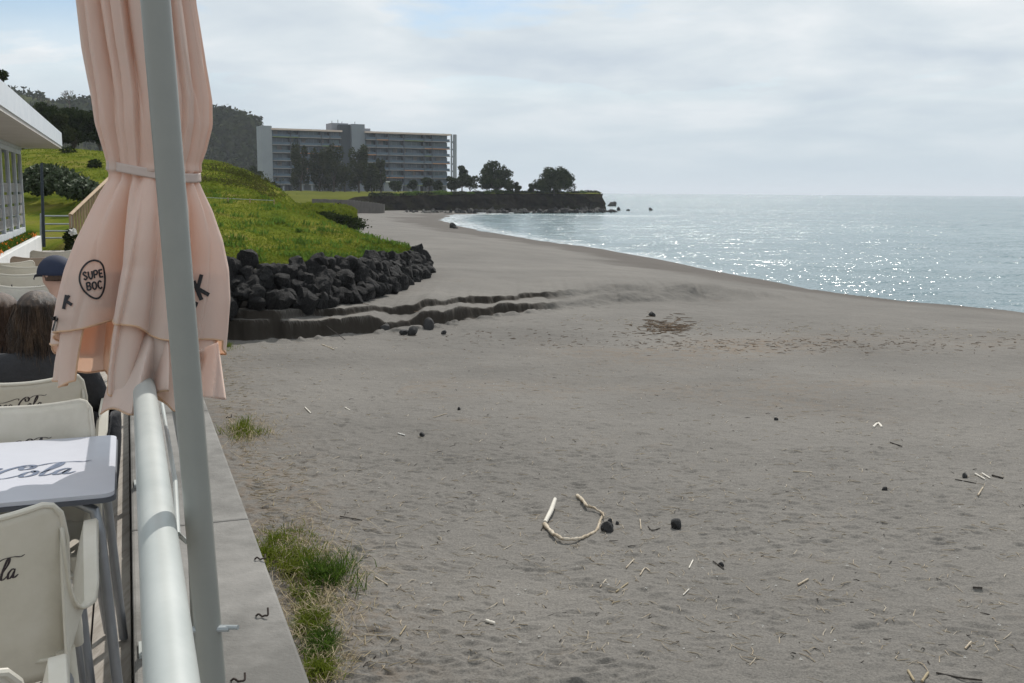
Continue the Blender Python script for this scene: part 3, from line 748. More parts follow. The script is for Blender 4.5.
# grey-green shrub row on the left slope
for i, (px, py, d, w) in enumerate([(34,178,44,1.0),(45,175,43,1.2),(56,178,42,1.3),(66,183,41,1.3),(76,187,40,1.2),(84,190,39,1.0),(27,183,44,.9),(40,186,42,1.0)]):
    p = pt(px, py, d); o = leaves(ell((0,0,0), (w*.62,w*.6,w*.42), 700, .2), .10, 'silver_shrub', 'shrub_grey', flat=0); o.location = p
    setp(o, 'silvery grey-leaved shrub in the sloping hedge on the hillside', 'shrub', 'silvery shrubs in the hillside hedge')
for px, py, d, w, lb in [(68,154,76,1.3,'small dark bush on the skyline of the left hillside'),(95,166,60,.8,'small round bush alone on the left hillside'),(226,150,82,0,'')]:
    if w: 
        o = leaves(ell((0,0,0), (w*.5,w*.5,w*.5), 500, .2), .10, 'hill_bush', 'leaf_dark'); o.location = pt(px, py, d); setp(o, lb, 'bush')
# dark trees on the left skyline
for px, ty, d, wpx, lb, lm in [(22,104,98,46,'dark tree behind the cafe roof end, leftmost of the hilltop trees','leaf_olive'),(48,96,95,44,'bushy dark tree in the middle of the hilltop group','leaf_dark'),(74,99,96,44,'tall dark tree right of the hilltop group beside the parasol','leaf_dark'),(100,105,94,40,'dark tree partly hidden behind the parasol cloth','leaf_dark'),(60,112,88,34,'low dark tree in front of the hilltop group','leaf_olive'),(128,110,96,40,'dark tree behind the parasol, mostly hidden','leaf_dark')]:
    p = pt(px, 156, d); h = (156-ty)*d/F; w = wpx*d/F
    tree('hilltop_tree', p, h, w, lb, 'tree', lm, 26, 9000, .13, .12, 'round', 'dark trees on the hilltop', .02)
# bare tree
def bare(base, h, label):
    t = MB()
    def br(p, d, l, r_, k):
        e = p + d*l; t.tube([p, e], [r_, r_*.6], 4, False)
        if k:
            for _ in range(3):
                nd = (d + Vector((random.gauss(0,.5), random.gauss(0,.5), random.gauss(.12,.3)))).normalized(); br(p.lerp(e, random.uniform(.6,1)), nd, l*.66, r_*.55, k-1)
    br(Vector((0,0,0)), Vector((0,0,1)), h*.36, h*.03, 5)
    o = t.build('bare_tree', 'bare_twig'); o.location = base; setp(o, label, 'tree')
bare(pt(70,112,97), 2.6, 'leafless pale tree rising above the dark hilltop trees')
bare(pt(45,112,99), 2.0, 'lower leafless twiggy tree left of the pale bare one')
o = tree('roadside_tree', pt(-14,120,60), 3.6, 3.0, 'dark tree crown showing over the cafe roof at the frame edge', 'tree', 'leaf_dark', 14, 3000, .13, .15, 'round')

# ------------------------------------------------------------------ terrace
deck = MB()
u0 = -2.12; nb = 15; bw = (2.12-.052)/nb
for i in range(nb):
    a = u0+i*bw; deck.box((a+.004,-2.5,-.04),(a+bw-.004,29.6,0), uv)
o = deck.build('terrace_floor', 'deck', None, smooth=False); setp(o, kind='structure')
d2 = MB().box((-9,-2.5,-.30),(-.052,29.6,-.05), uv).build('terrace_base', 'concrete', None, smooth=False); setp(d2, kind='structure')
cw = empty('concrete_wall', uv(.15,1,0), 0, 'weathered grey concrete sea wall under the white railing', 'wall')
cwl = cw.location
vs = [-2.6, .35, 2.28, 4.7, 7.2, 9.8, 12.4, 15, 17.6, 20.2, 22.8, 25.4]
for i in range(len(vs)-1):
    b_ = MB().box((-.045,vs[i]+.004,-2.7),(.465,vs[i+1]-.004,.10), lambda u, v, z: uv(u,v,z)-cwl)
    b_.build('wall_block', 'concrete', cw, smooth=False, bevel=.012)
# railing
rl = empty('railing', uv(.024,1,0), 0, 'white tubular metal railing running along the concrete wall', 'railing'); ro = rl.location
ruv = lambda u, v, z=0: uv(u,v,z)-ro
MB().tube([ruv(.024,-2.5,1.04), ruv(.024,14,1.04), ruv(.024,29,1.04)], .031, 28).build('top_rail', 'rail_paint', rl)
MB().tube([ruv(.024,-2.5,.30), ruv(.024,29,.30)], .014, 12).build('lower_rail', 'rail_paint', rl)
MB().tube([ruv(.095,2.38,.80), ruv(.075,2.35,.83), ruv(.085,2.7,.86), ruv(.085,4.1,.86)], .006, 8).build('side_bar', 'rail_paint', rl)
for v in (-.7, 1.35, 3.4, 5.45, 7.5, 9.55, 11.6, 13.65, 15.7, 17.75, 19.8, 21.85, 23.9):
    pp = MB().tube([ruv(.024,v,.10), ruv(.024,v,1.02)], .022, 14).build('post', 'rail_paint', rl)
    MB().box((-.028,v-.055,.1005),(.085,v+.055,.112), ruv).build('foot_plate', 'rail_paint', pp, smooth=False)
# near pole clamped outside the rail
pa, pb = pt(155.5, 0, 1.71), pt(212.5, 683, 1.71)
dirp = (pa-pb).normalized(); ptop = pb + dirp*1.9; pbot = pb + dirp*((.105-pb.z)/dirp.z)
pr = empty('metal_pole', pbot, 0, 'tall slim grey metal pole leaning beside the white railing', 'pole')
MB().tube([pbot-pbot, (ptop-pbot)*.5, ptop-pbot], .0235, 28).build('shaft', 'pole_paint', pr)
q = pt(214, 627, 1.71)-pbot
MB().tube([q, q+Vector((.045,-.01,.004))], .0045, 8).build('bolt', 'galv', pr)
MB().tube([q+Vector((-.12,-.02,0)), q+Vector((.028,-.006,0))], .006, 8).build('clamp', 'galv', pr)
MB().tube([Vector((0,0,0)), Vector((0,0,.012))], .05, 20).build('foot_plate', 'pole_paint', pr)

# ---- generic stroke ribbons for printed marks
def smooth_path(P, n=10):
    return cat(np.array([(p[0], p[1]) for p in P]), max(2, (len(P)-1)*n+1))
def ribbon_quads(P, wfun, n=8, smooth=True):
    Q = smooth_path(P, n) if smooth and len(P) > 2 else cat(np.array([(p[0],p[1]) for p in P], float), (len(P)-1)*n+1) if len(P) == 2 else np.concatenate([np.linspace(P[i][:2],P[i+1][:2],n,endpoint=False) for i in range(len(P)-1)]+[[P[-1][:2]]])
    T = np.gradient(Q, axis=0); T /= (np.linalg.norm(T,axis=1)[:,None]+1e-9); N = np.stack([-T[:,1],T[:,0]],1)
    k = len(Q); w = np.array([wfun(i/(k-1), T[i]) for i in range(k)])[:,None]
    return Q-N*w, Q, Q+N*w
def marks(name, strokes, mapf, m, parent=None):
    """strokes: list of (points, width function or number, smooth)"""
    b_ = MB()
    for st in strokes:
        P, w, sm_ = st; wf = w if callable(w) else (lambda t, d, w=w: w)
        A, B, C = ribbon_quads(P, wf, 8, sm_)
        b_.grid([[mapf(*a), mapf(*bb), mapf(*c)] for a, bb, c in zip(A, B, C)])
    return b_.build(name, m, parent, smooth=False)
def pen(base):   # broad-nib feel: thick downstrokes, thin joins, tapered ends
    def f(t, d): return base*(.38+.85*abs(d[1]))*min(1, .35+3.5*min(t,1-t))
    return f
def script():    # flowing script wordmark in a 0..7.2 x 0..1.7 box, slanted
    def sl(P): return [(x+.28*y, y) for x, y in P]
    st = []
    def bigC(x, tail):
        P = [(x+1.02,1.22),(x+.86,1.36),(x+.62,1.30),(x+.74,1.02),(x+1.0,1.10),(x+1.0,1.42),(x+.66,1.56),(x+.22,1.18),(x+.02,.60),(x+.18,.10),(x+.56,.02),(x+1.0,.34)]
        st.append((sl(P), pen(.085), True))
        if tail: st.append((sl(tail), pen(.06), True))
    def o(x):
        st.append((sl([(x+.34,.72),(x+.12,.56),(x+.06,.22),(x+.24,.03),(x+.48,.22),(x+.46,.58),(x+.30,.72),(x+.40,.55),(x+.66,.52)]), pen(.075), True))
    def c(x):
        st.append((sl([(x+.46,.56),(x+.36,.70),(x+.14,.54),(x+.06,.22),(x+.22,.02),(x+.58,.24)]), pen(.075), True))
    def a(x):
        st.append((sl([(x+.46,.60),(x+.28,.72),(x+.08,.44),(x+.12,.06),(x+.30,.08),(x+.46,.56)]), pen(.07), True))
        st.append((sl([(x+.47,.70),(x+.42,.20),(x+.54,.02),(x+.78,.22)]), pen(.075), True))
    def l(x):
        st.append((sl([(x+.02,.30),(x+.36,1.10),(x+.38,1.56),(x+.24,1.50),(x+.12,.70),(x+.14,.08),(x+.34,.06),(x+.50,.28)]), pen(.07), True))
    bigC(0, [(.95,.98),(1.6,.95),(2.3,1.16),(3.0,1.42),(3.3,1.38),(3.28,1.2)])
    o(.98); c(1.66); a(2.22)
    st.append((sl([(3.02,.36),(3.32,.40)]), .05, False))
    bigC(3.42, [(4.40,1.30),(4.9,1.62),(5.6,1.64),(6.1,1.52),(6.35,1.62)])
    o(4.34); l(4.98); a(5.46)
    st.append((sl([(.5,-.02),(1.0,-.22),(1.9,-.20),(2.6,-.1)]), pen(.05), True))
    return st
SCRIPT = script()
BOTTLE = [(0,0),(.24,.02),(.27,.35),(.22,.62),(.27,.88),(.20,1.25),(.10,1.5),(.10,1.74),(-.10,1.74),(-.10,1.5),(-.20,1.25),(-.27,.88),(-.22,.62),(-.27,.35),(-.24,.02)]

# ---- plastic terrace chair: origin on floor, sitter faces +y
def chair(label, group='white plastic terrace chairs', mt='chair_plastic', detail=True, bottle=True, front=False, dy=0, dx=0):
    root = empty('terrace_chair', (0,0,0), 0, label, 'chair', group)
    hw = .262
    def back_pt(s_, t):   # s -1..1 across, t 0..1 up
        z = .40 + .445*t + (.035*abs(s_)**2.2)*t**2
        w = hw*(.93+.07*t)
        y = -.235 - .085*t + .050*(s_*s_) + .012*math.sin(t*3.1)
        return Vector((s_*w, y, z))
    NS, NT = 22, 18; G = [[back_pt(-1+2*i/NS, j/NT) for i in range(NS+1)] for j in range(NT+1)]
    # rounded upper corners
    for j in range(NT+1):
        for i in range(NS+1):
            s_ = -1+2*i/NS; t = j/NT
            if t > .80:
                k = max(0,(abs(s_)-.80)/.20)**2*((t-.80)/.20); G[j][i] += Vector((-math.copysign(.012,s_)*k, 0, -.040*k))
    MB().grid(G).build('backrest', mt, root, solid=.009)
    # rolled rim along the top of the back
    rim = [G[NT][i]+Vector((0,-.002,0)) for i in range(NS+1)]
    rim = [G[j][0] for j in range(2, NT, 3)] + rim + [G[j][NS] for j in range(NT-1, 1, -3)]
    MB().tube(rim, .0075, 8).build('rim', mt, root)
    # seat dish
    G2 = []
    for j in range(15):
        t = j/14; y = -.22+.44*t; rowp = []
        for i in range(17):
            s_ = -1+2*i/16; z = .425 - .018*(1-s_*s_)*math.sin(min(1,t*1.1)*3.14) + (.03*(1-t)**4) - .03*max(0,t-.85)/.15*.6
            rowp.append(Vector((s_*hw*(.93+.04*t), y, z)))
        G2.append(rowp)
    MB().grid(G2).build('seat', mt, root, solid=.010)
    for sg in (-1, 1):
        # side wall of the shell sweeping from the back, dipping, then rising to the arm
        prof = [(-.265,.80,.40),(-.245,.64,.40),(-.21,.575,.40),(-.15,.565,.405),(-.09,.60,.41),(0,.655,.41),(.10,.685,.41),(.17,.675,.42),(.215,.61,.43),(.235,.50,.43)]
        prof = cat(np.array(prof), 34); G3 = []
        for (y, zt, zb) in prof:
            colp = []
            for k in range(7):
                t = k/6; z = zb+(zt-zb)*t; x = sg*(hw*.93 + .045*t**1.5*min(1,max(0,(y+.27)/.12)))
                colp.append(Vector((x, y, z)))
            e_ = min(1,max(0,(y+.25)/.15)); outw = colp[-1]+Vector((sg*(.006+.022*e_),0,.003)); colp.append(outw); colp.append(outw+Vector((sg*.004,0,-.006)))
            G3.append(colp)
        MB().grid(G3).build('armrest', mt, root, solid=.007)
    for sg in (-1, 1):
        for (yt, yb, nm) in ((.19,.235,0),(-.20,-.265,1)):
            MB().tube([(sg*.238, yt, .42), (sg*.252, (yt+yb)/2, .22), (sg*.268, yb, .012)], [.0155,.0135,.0125], 14).build('leg', 'aluminium', root)
            MB().tube([(sg*.238, yt, .47), (sg*.246, yt*.98+.01*nm, .36), (sg*.249, (yt*.75+yb*.25), .31)], [.024,.021,.018], 14).build('leg_socket', mt, root)
    if detail:
        side = 1 if front else -1
        def mp(x, y):
            if front: s_ = -x/hw; 
            else: s_ = x/hw
            t = (y-.40)/.445; p = back_pt(max(-1,min(1,s_)), t); return p+Vector((0, side*.0060, 0))
        k = .238/7.3; x0 = -.100+dx; y0 = .688+dy
        marks('printed_script', SCRIPT, lambda x, y: mp(x0+x*k, y0+y*k), 'print_dark', root)
        if bottle:
            b_ = MB(); pts = [mp(-.132+dx+x*.050, .672+dy+y*.052) for x, y in BOTTLE]; b_.raw(pts, [tuple(range(len(pts)))])
            b_.build('printed_bottle', 'print_dark', root, smooth=False)
    return root
def place(o, u, v, face):   # face: angle of +y of the chair relative to the +v direction
    o.location = uv(u, v, 0); o.rotation_euler = (0, 0, AL + face)
c1 = chair('cream plastic armchair pulled up to the near side of the white table, back to camera', dx=.05)
place(c1, -.435, 2.84, R(1))
c2 = chair('cream plastic armchair tucked in at the far side of the white table', front=True); place(c2, -.42, 3.56, R(180-4))
def cp(src, lb):
    o = copy_tree(src); o['label'] = lb; return o
c3 = chair('cream plastic armchair occupied by the long-haired person in black', dy=.05); place(c3, -.435, 4.68, R(-3))
c4 = cp(c1, 'cream plastic armchair whose rim just shows at the bottom left corner'); place(c4, -.46, 1.93, R(4))
far = [(27,266.5,-2,'white chair back with small logo, behind the capped person',c1),(18,274.0,5,'shaded beige chair back in front of the white one with a logo',c1),(28,286,-4,'white chair back glimpsed between the bottles and the capped person',c1),
       (33,257.5,6,'brown chair back beyond the first white terrace chairs',None),(53,251.5,0,'white chair back farthest along the planter wall',c1),(2,262.5,10,'white chair back by the planter at the left frame edge',c1)]
for px, py, an, lb, src in far:
    if src is None:
        o = chair(lb, mt='chair_brown', detail=False)
    else: o = cp(src, lb)
    p = pz(px, py, .855); u, v = to_uv(p); place(o, max(u,-1.8), v+.29, R(an))
c9 = cp(c1, 'white chair tipped up against the end of the terrace'); p = pz(64, 240, .9); u, v = to_uv(p); place(c9, u, min(v, 27), R(60)); c9.rotation_euler = (R(14), 0, AL+R(70))
# ---- tables
def table(u, v, w, l, label, script_=True):
    root = empty('cafe_table', uv(u, v, 0), AL, label, 'table', 'square white terrace tables')
    b_ = MB(); r_ = .035; 
    def rr_(x, y, rad, k=6):
        out = []
        for cx, cy, a0 in ((x-rad,y-rad,0),(-x+rad,y-rad,90),(-x+rad,-y+rad,180),(x-rad,-y+rad,270)):
            for i in range(k+1): a = R(a0+90*i/k); out.append((cx+rad*math.cos(a), cy+rad*math.sin(a)))
        return out
    o1 = rr_(w/2, l/2, r_); n = len(o1)
    b_.raw([(x,y,.738) for x,y in o1]+[(x,y,.7495) for x,y in o1], [tuple(range(n-1,-1,-1)), tuple(range(n,2*n))]+[(i,(i+1)%n,n+(i+1)%n,n+i) for i in range(n)])
    tp = b_.build('tabletop', 'table_top', root, angle=30)
    o2 = rr_(w/2+.004, l/2+.004, r_+.004); b2 = MB()
    b2.raw([(x,y,.724) for x,y in o2]+[(x,y,.7375) for x,y in o2], [tuple(range(n-1,-1,-1)), tuple(range(n,2*n))]+[(i,(i+1)%n,n+(i+1)%n,n+i) for i in range(n)])
    b2.build('table_edge', 'table_edge', root, angle=30)
    for sx_ in (-1, 1):
        for sy_ in (-1, 1):
            X_, Y_ = sx_*(w/2-.045), sy_*(l/2-.06)
            MB().tube([(sx_*(w/2-.22), sy_*(l/2-.16), .71), (X_-sx_*.06, Y_-sy_*.03, .708), (X_-sx_*.012, Y_-sy_*.006, .685), (X_, Y_, .62), (X_+sx_*.035, Y_+sy_*.03, .01)], .0155, 14).build('leg', 'aluminium', root)
    if script_:
        k = .52/7.3
        marks('printed_script', SCRIPT, lambda x, y: Vector((-.25+x*k*1.16, -.115+y*k*1.25, .7512)), 'print_blue', root)
    return root
table(-.452, 3.395, .765, .745, 'white square table with large blue script print beside the parasol')
table(-.55, 5.75, .75, .75, 'white square table in front of the seated people', False)
table(-1.15, 8.7, .75, .75, 'white square table carrying the dark bottles', False)
# bottles on the far table
def bottle(px, py, lab, yellow):
    p = pz(px, py, .75); u, v = to_uv(p)
    p = uv(-1.15+(px-9)*.0085, 8.55, .751)
    root = empty('drink_bottle', p, 0, lab, 'bottle')
    prof = [(.0,.03),(.15,.032),(.19,.018),(.215,.012),(.24,.013)]
    MB().tube([(0,0,z) for z, r_ in prof], [r_ for z, r_ in prof], 12).build('glass', 'bottle_glass', root)
    if yellow: MB().tube([(0,0,.04),(0,0,.13)], .0335, 14).build('paper_label', 'label_yellow', root)
bottle(8, 298, 'dark bottle with a bright yellow label on the far table', True)
bottle(2, 298, 'plain dark bottle left of the yellow-labelled one', False)
bottle(15, 298, 'plain dark bottle right of the yellow-labelled one', False)
# black fabric hanging between table and rail
bag = []
for j in range(13):
    t = j/12; bag.append([Vector((math.cos(a)*(.05+.02*math.sin(a*3+t*4))*(1-.35*t), math.sin(a)*(.11+.03*math.sin(a*5+j))*(1-.15*t), .62-.34*t)) for a in np.linspace(0, 2*math.pi, 33)[:-1]])
o = MB().grid(bag, True).build('cloth_bag', 'black_cloth', None, solid=.004); p = uv(-.13, 4.75, .02); o.location = p; o.rotation_euler = (0,0,AL)
setp(o, 'dark crumpled cloth bag hanging beside the railing behind the table', 'bag')

# ------------------------------------------------------------------ parasol
PD = 3.05
sil = [(-330,112,158),(-200,98,172),(-90,86,186),(0,82,193),(50,88,201),(100,97,208),(125,100,208),(150,107,202),(164,110.5,197),(172,111,197.5),(180,110,198),(192,102,203),(210,92,211),(240,76,220),(270,64,224.5),(300,56,225),(330,50.5,222),(360,48,219),(385,48,220),(420,50,222)]
def axis_at(py):
    ys = [s_[0] for s_ in sil]; l = np.interp(py, ys, [s_[1] for s_ in sil]); r_ = np.interp(py, ys, [s_[2] for s_ in sil])
    a, b_ = pt(l, py, PD), pt(r_, py, PD); return (a+b_)/2, (b_-a).length/2
NTH = 720
th = np.linspace(0, 2*math.pi, NTH, endpoint=False)     # 0 = right(+x), -90deg = toward camera
folds = np.array([-172,-151,-124,-107,-91,-66,-38,-22,-6,14,38,66,95,120,150,173])   # crease directions above the strap
def crease(thd, cs, width):
    d = np.min(np.abs((thd[:,None]-cs[None,:]+180)%360-180), axis=1); return np.exp(-(d/width)**1.4)
thd = np.degrees(th); thd = np.where(thd > 180, thd-360, thd)
def pleat(t, cs, wd):      # overlapping fold: abrupt lip on one side, slow recovery on the other
    out = np.zeros_like(t)
    for i, c_ in enumerate(cs):
        sg = 1 if i % 3 else -1
        d = ((t-c_)*sg+180)%360-180; am = (1,.45,.85,.3,.7)[i % 5]
        out = np.maximum(out, am*np.where(d < 0, np.exp(-(d/1.6)**2), np.exp(-(d/wd)**1.1)))
    return out
def canopy_row(py, z_extra=0, inner=1.0, hem=0.0):
    c, hw = axis_at(py); out = []
    if py < 172:
        k = min(1, (172-py)/110); 
        rad = 1.04 - (.12+.24*k)*pleat(thd+ 4*np.sin(py*.012+thd*.02), folds, 8.0) - .08*k*pleat(thd+5*np.sin(py*.017+1), folds+9, 4.0) + .03*np.sin(np.radians(thd)*5+py*.004)
        rad += .035*k*np.sin(np.radians(thd)*9+1.3+py*.006)
    else:
        k = min(1, (py-172)/90.)
        fs = np.array([-166,-127,-104,-58,-28,2,40,80,115,150])
        rad = 1 - .14*(1-k)*crease(thd, folds, 5)
        # big open pleats: deep wedges that widen downwards
        rad -= k*.80*crease(thd, np.array([-105.0]), 4+8*k) + k*.30*crease(thd, np.array([-62.0]), 4+4*k) + k*.55*crease(thd, np.array([-26.0]), 3+6*k) + k*.25*crease(thd, np.array([-152.,40.,95.,140.]), 9)
        rad -= .09*k*pleat(thd+3*np.sin(py*.02), np.array([-140.,-124.,-84.,-48.,-12.,20.,70.]), 6.0)
        rad += .035*k*np.sin(np.radians(thd)*7+.7) + .02*k*np.sin(np.radians(thd)*13+py*.01)
    rad = rad*inner
    ex = np.cos(th); ey = np.sin(th)
    return c, hw, rad, ex, ey
def hem_py(px_of):   # outer hem: screen row as a function of the column it hangs in (front half)
    return np.interp(px_of, [48,53,70,86,105,126,145,164,185,197,210,224], [345,341,328,321,317,310.5,315,320,328,334,326,340])
rows_py = np.concatenate([np.linspace(-330,-20,14), np.linspace(0,150,34), np.linspace(154,200,22)])
def build_layer(name, py_top, hemf, inner, nrow, rows0=None, seed=0, fl_=0, root=None):
    rows = [] 
    if rows0 is not None:
        for py in rows0:
            c, hw, rad, ex, ey = canopy_row(py, inner=inner); rows.append([(c.x+hw*r_*a, c.y+hw*.92*r_*b_, c.z) for r_, a, b_ in zip(rad, ex, ey)])
    c, hw = axis_at(300); 
    pxs = 136+88*np.cos(th)
    hem = hemf(pxs, thd)
    for i in range(nrow):
        t = (i+1)/nrow; rowp = []
        PYs = py_top+(hem-py_top)*t
        cache = {}
        for j in range(NTH):
            py = PYs[j]; key = round(py)
            if key not in cache: cache[key] = canopy_row(key, inner=inner)
            c, hw, rad, ex, ey = cache[key]; r_ = rad[j]
            c0, hw0 = axis_at(py)
            wob = fl_*t*(math.sin(th[j]*9+seed)*.5+math.sin(th[j]*17+seed*2)*.3+ math.sin(th[j]*5+seed*3+t*2)*.5)
            rowp.append((c0.x+hw0*(r_+wob)*ex[j], c0.y+hw0*.92*(r_+wob)*ey[j], c0.z))
        rows.append(rowp)
    V = np.array(rows); nr = V.shape[0]
    i, j = np.meshgrid(np.arange(nr-1), np.arange(NTH), indexing='ij'); a = (i*NTH+j).ravel(); b_ = (i*NTH+(j+1)%NTH).ravel()
    Fc = np.stack([a, b_, b_+NTH, a+NTH], 1)
    o = np_mesh(name, V.reshape(-1,3)-np.array(root.location), Fc, 'canopy', parent=root); return o, V
base_c, _ = axis_at(172)
pu, pv = to_uv(base_c); pole_b = uv(.15, pv-.02, .105)
par = empty('closed_parasol', pole_b, 0, 'closed peach-coloured parasol tied with a strap above the railing', 'parasol')
def outer_hem(pxs, thd_):
    h = hem_py(pxs); back = (thd_ > 0)
    return np.where(back, 348 + 12*np.sin(np.radians(thd_)*3), h) + 2.0*np.sin(np.radians(thd_)*11)
can, VC = build_layer('canopy', 202, outer_hem, 1.0, 44, rows_py, 0, .035, par)
def inner_hem(pxs, thd_):
    f = np.interp(pxs, [48,60,84,88,111,120,126,130,170,185,199,212,225], [373,379,374,300,300,300,300,379,389,384,398,402,380])
    bk = np.interp(pxs, [48,75,95,108,118,130,150,180,224], [374,380,394,419,414,398,388,392,396])
    return np.where(thd_ > 0, bk, f) + 2*np.sin(np.radians(thd_)*15)
valn, VI = build_layer('inner_fold', 268, inner_hem, .90, 40, None, 2.2, .085, par)
# a third loose flap, blown to the right and catching the sun
def ruffle():
    G = []; C4 = [(121,345),(166,322),(101,414),(168,390)]
    for i in range(30):
        t = i/29; rowp = []
        for j in range(36):
            q = j/35; a = (C4[0][0]*(1-q)+C4[1][0]*q, C4[0][1]*(1-q)+C4[1][1]*q); c = (C4[2][0]*(1-q)+C4[3][0]*q, C4[2][1]*(1-q)+C4[3][1]*q+7*math.sin(q*3.1)-5*math.sin(q*9.5))
            px = a[0]*(1-t)+c[0]*t + 4*math.sin(t*3)*(q-.5); py = a[1]*(1-t)+c[1]*t
            d = 2.86 + .075*math.sin(q*8.5+t*1.3)*t + .03*math.sin(q*17+t*3)*t - .05*t + .06*(1-t)
            rowp.append(pt(px, py, d)-pole_b)
        G.append(rowp)
    MB().grid(G).build('hem_ruffle', 'canopy', par, solid=.0015)
    b_ = MB(); b_.tube(G[-1], .0028, 5, False); b_.build('hem_tape', 'hem_tape', par)
ruffle()
def flap():
    G = []
    for i in range(20):
        t = i/19
        rowp = []
        for j in range(14):
            s_ = j/13; px = 196+ s_*(22+8*t) ; py = 352+ t*(44+4*s_) - 10*s_*(1-t)
            d = 2.86 + .06*math.sin(s_*5+t*2) - .03*t
            rowp.append(pt(px, py, d)-pole_b)
        G.append(rowp)
    MB().grid(G).build('loose_corner', 'canopy', par, solid=.002)
flap()
# hem tape
for (Vv, nm) in ((VC,'hem_tape'),(VI,'hem_tape')):
    pth = [Vector(q)-pole_b for q in Vv[-1]]; b_ = MB(); b_.tube(pth+[pth[0]], .0028, 5, False); b_.build(nm, 'hem_tape', par)
# strap
G = []
for z_ in np.linspace(167.5, 176.5, 6):
    c, hw, rad, ex, ey = canopy_row(171, inner=1.0); c, hw = axis_at(z_); hw *= 1.0
    rad = 1.0 + .012*np.sin(th*6)
    sag = .004*np.sin(th*2)
    G.append([Vector((c.x+(hw+.002)*r_*a, c.y+(hw*.92+.002)*r_*b_, c.z+s_-.016*a))-pole_b for r_, a, b_, s_ in zip(rad, ex, ey, sag)])
MB().grid([g[::4] for g in G], True).build('strap', 'strap', par, solid=.003)
ptz = axis_at(-330)[0]
MB().tube([Vector((0,0,0)), Vector((0,0,.6)), Vector((base_c.x-pole_b.x, base_c.y-pole_b.y, 1.15)), Vector((ptz.x, ptz.y, ptz.z+.1))-pole_b], .021, 18).build('pole', 'pole_paint', par)
# printed marks, laid on the cloth
vco = [tuple(q) for q in VC.reshape(-1,3)]; nr = VC.shape[0]
tri = []
for i in range(nr-1):
    for j in range(NTH): tri.append((i*NTH+j, i*NTH+(j+1)%NTH, (i+1)*NTH+(j+1)%NTH, (i+1)*NTH+j))
bvh = BVHTree.FromPolygons(vco, tri)
def on_cloth(px, py):
    o_ = Vector((0,0,CZ)); d = ray(px, py).normalized(); h = bvh.ray_cast(o_, d)
    p = h[0] if h[0] is not None else pt(px, py, 2.8)
    return p - d*.0035 - pole_b
LET = {'S': [([(.9,.82),(.5,1),(.1,.78),(.5,.52),(.9,.26),(.5,0),(.08,.18)],True)], 'U': [([(.08,1),(.1,.3),(.5,0),(.9,.3),(.92,1)],True)], 'P': [([(.1,0),(.1,1)],False),([(.1,.96),(.7,.98),(.92,.74),(.7,.48),(.1,.46)],True)],
       'E': [([(.9,.97),(.1,.97),(.1,.03),(.9,.03)],False),([(.1,.5),(.75,.5)],False)], 'B': [([(.1,0),(.1,1)],False),([(.1,.96),(.66,.97),(.84,.76),(.6,.53),(.1,.52)],True),([(.1,.52),(.7,.5),(.94,.26),(.68,.03),(.1,.03)],True)],
       'O': [([(.5,1),(.12,.75),(.12,.25),(.5,0),(.88,.25),(.88,.75),(.5,1)],True)], 'C': [([(.9,.8),(.5,1),(.12,.72),(.12,.28),(.5,0),(.9,.2)],True)], 'K': [([(.1,0),(.1,1)],False),([(.9,1),(.15,.45)],False),([(.3,.55),(.95,0)],False)], 'R': [([(.1,0),(.1,1)],False),([(.1,.96),(.7,.98),(.9,.74),(.7,.5),(.1,.48)],True),([(.5,.48),(.92,0)],False)]}
def word(txt, x, y, w, h, gapx, sw_, rot=0):
    st = []
    for i, ch in enumerate(txt):
        for P, s_ in LET[ch]:
            pts = []
            for a, b_ in P:
                X_, Y_ = (i*(w+gapx)+a*w), -b_*h
                pts.append((x+X_*math.cos(rot)-Y_*math.sin(rot), y+X_*math.sin(rot)+Y_*math.cos(rot)))
            st.append((pts, sw_, s_))
    return st
ring = [(92.5+dx, 279+dy) for dx, dy in [(7,-17.5),(1,-18.6),(-6,-15.5),(-11.5,-8),(-13,1),(-10,9.5),(-4,16),(3,19.5),(8,17.5),(11.5,10),(12.5,0),(11.5,-9),(10,-14),(7,-17.5)]]
marks('printed_badge', [(ring, .95, True)] + word('SUPE', 83.6, 280.0, 4.3, 7.6, 1.1, .85, -.16) + word('BOC', 87.0, 290.3, 4.5, 7.6, 1.2, .85, -.13), on_cloth, 'print_black', par)
marks('printed_letter', [([(193.5,281),(201.5,300)], 2.1, False), ([(197,291),(201.5,274.5)], 1.9, False), ([(197.6,288.5),(209,295)], 2.0, False), ([(193,308),(195.5,306),(197,302)], 1.5, True)], on_cloth, 'print_black', par)
marks('printed_letter', [([(63.5,309),(66.5,295)], 1.7, False), ([(65.5,301.5),(69.5,295.5)], 1.2, False), ([(66,301),(72,305)], 1.6, False), ([(51.5,319),(57.5,317.5)], 1.8, False), ([(53,331),(57,318)], 1.6, False)], on_cloth, 'print_black', par)

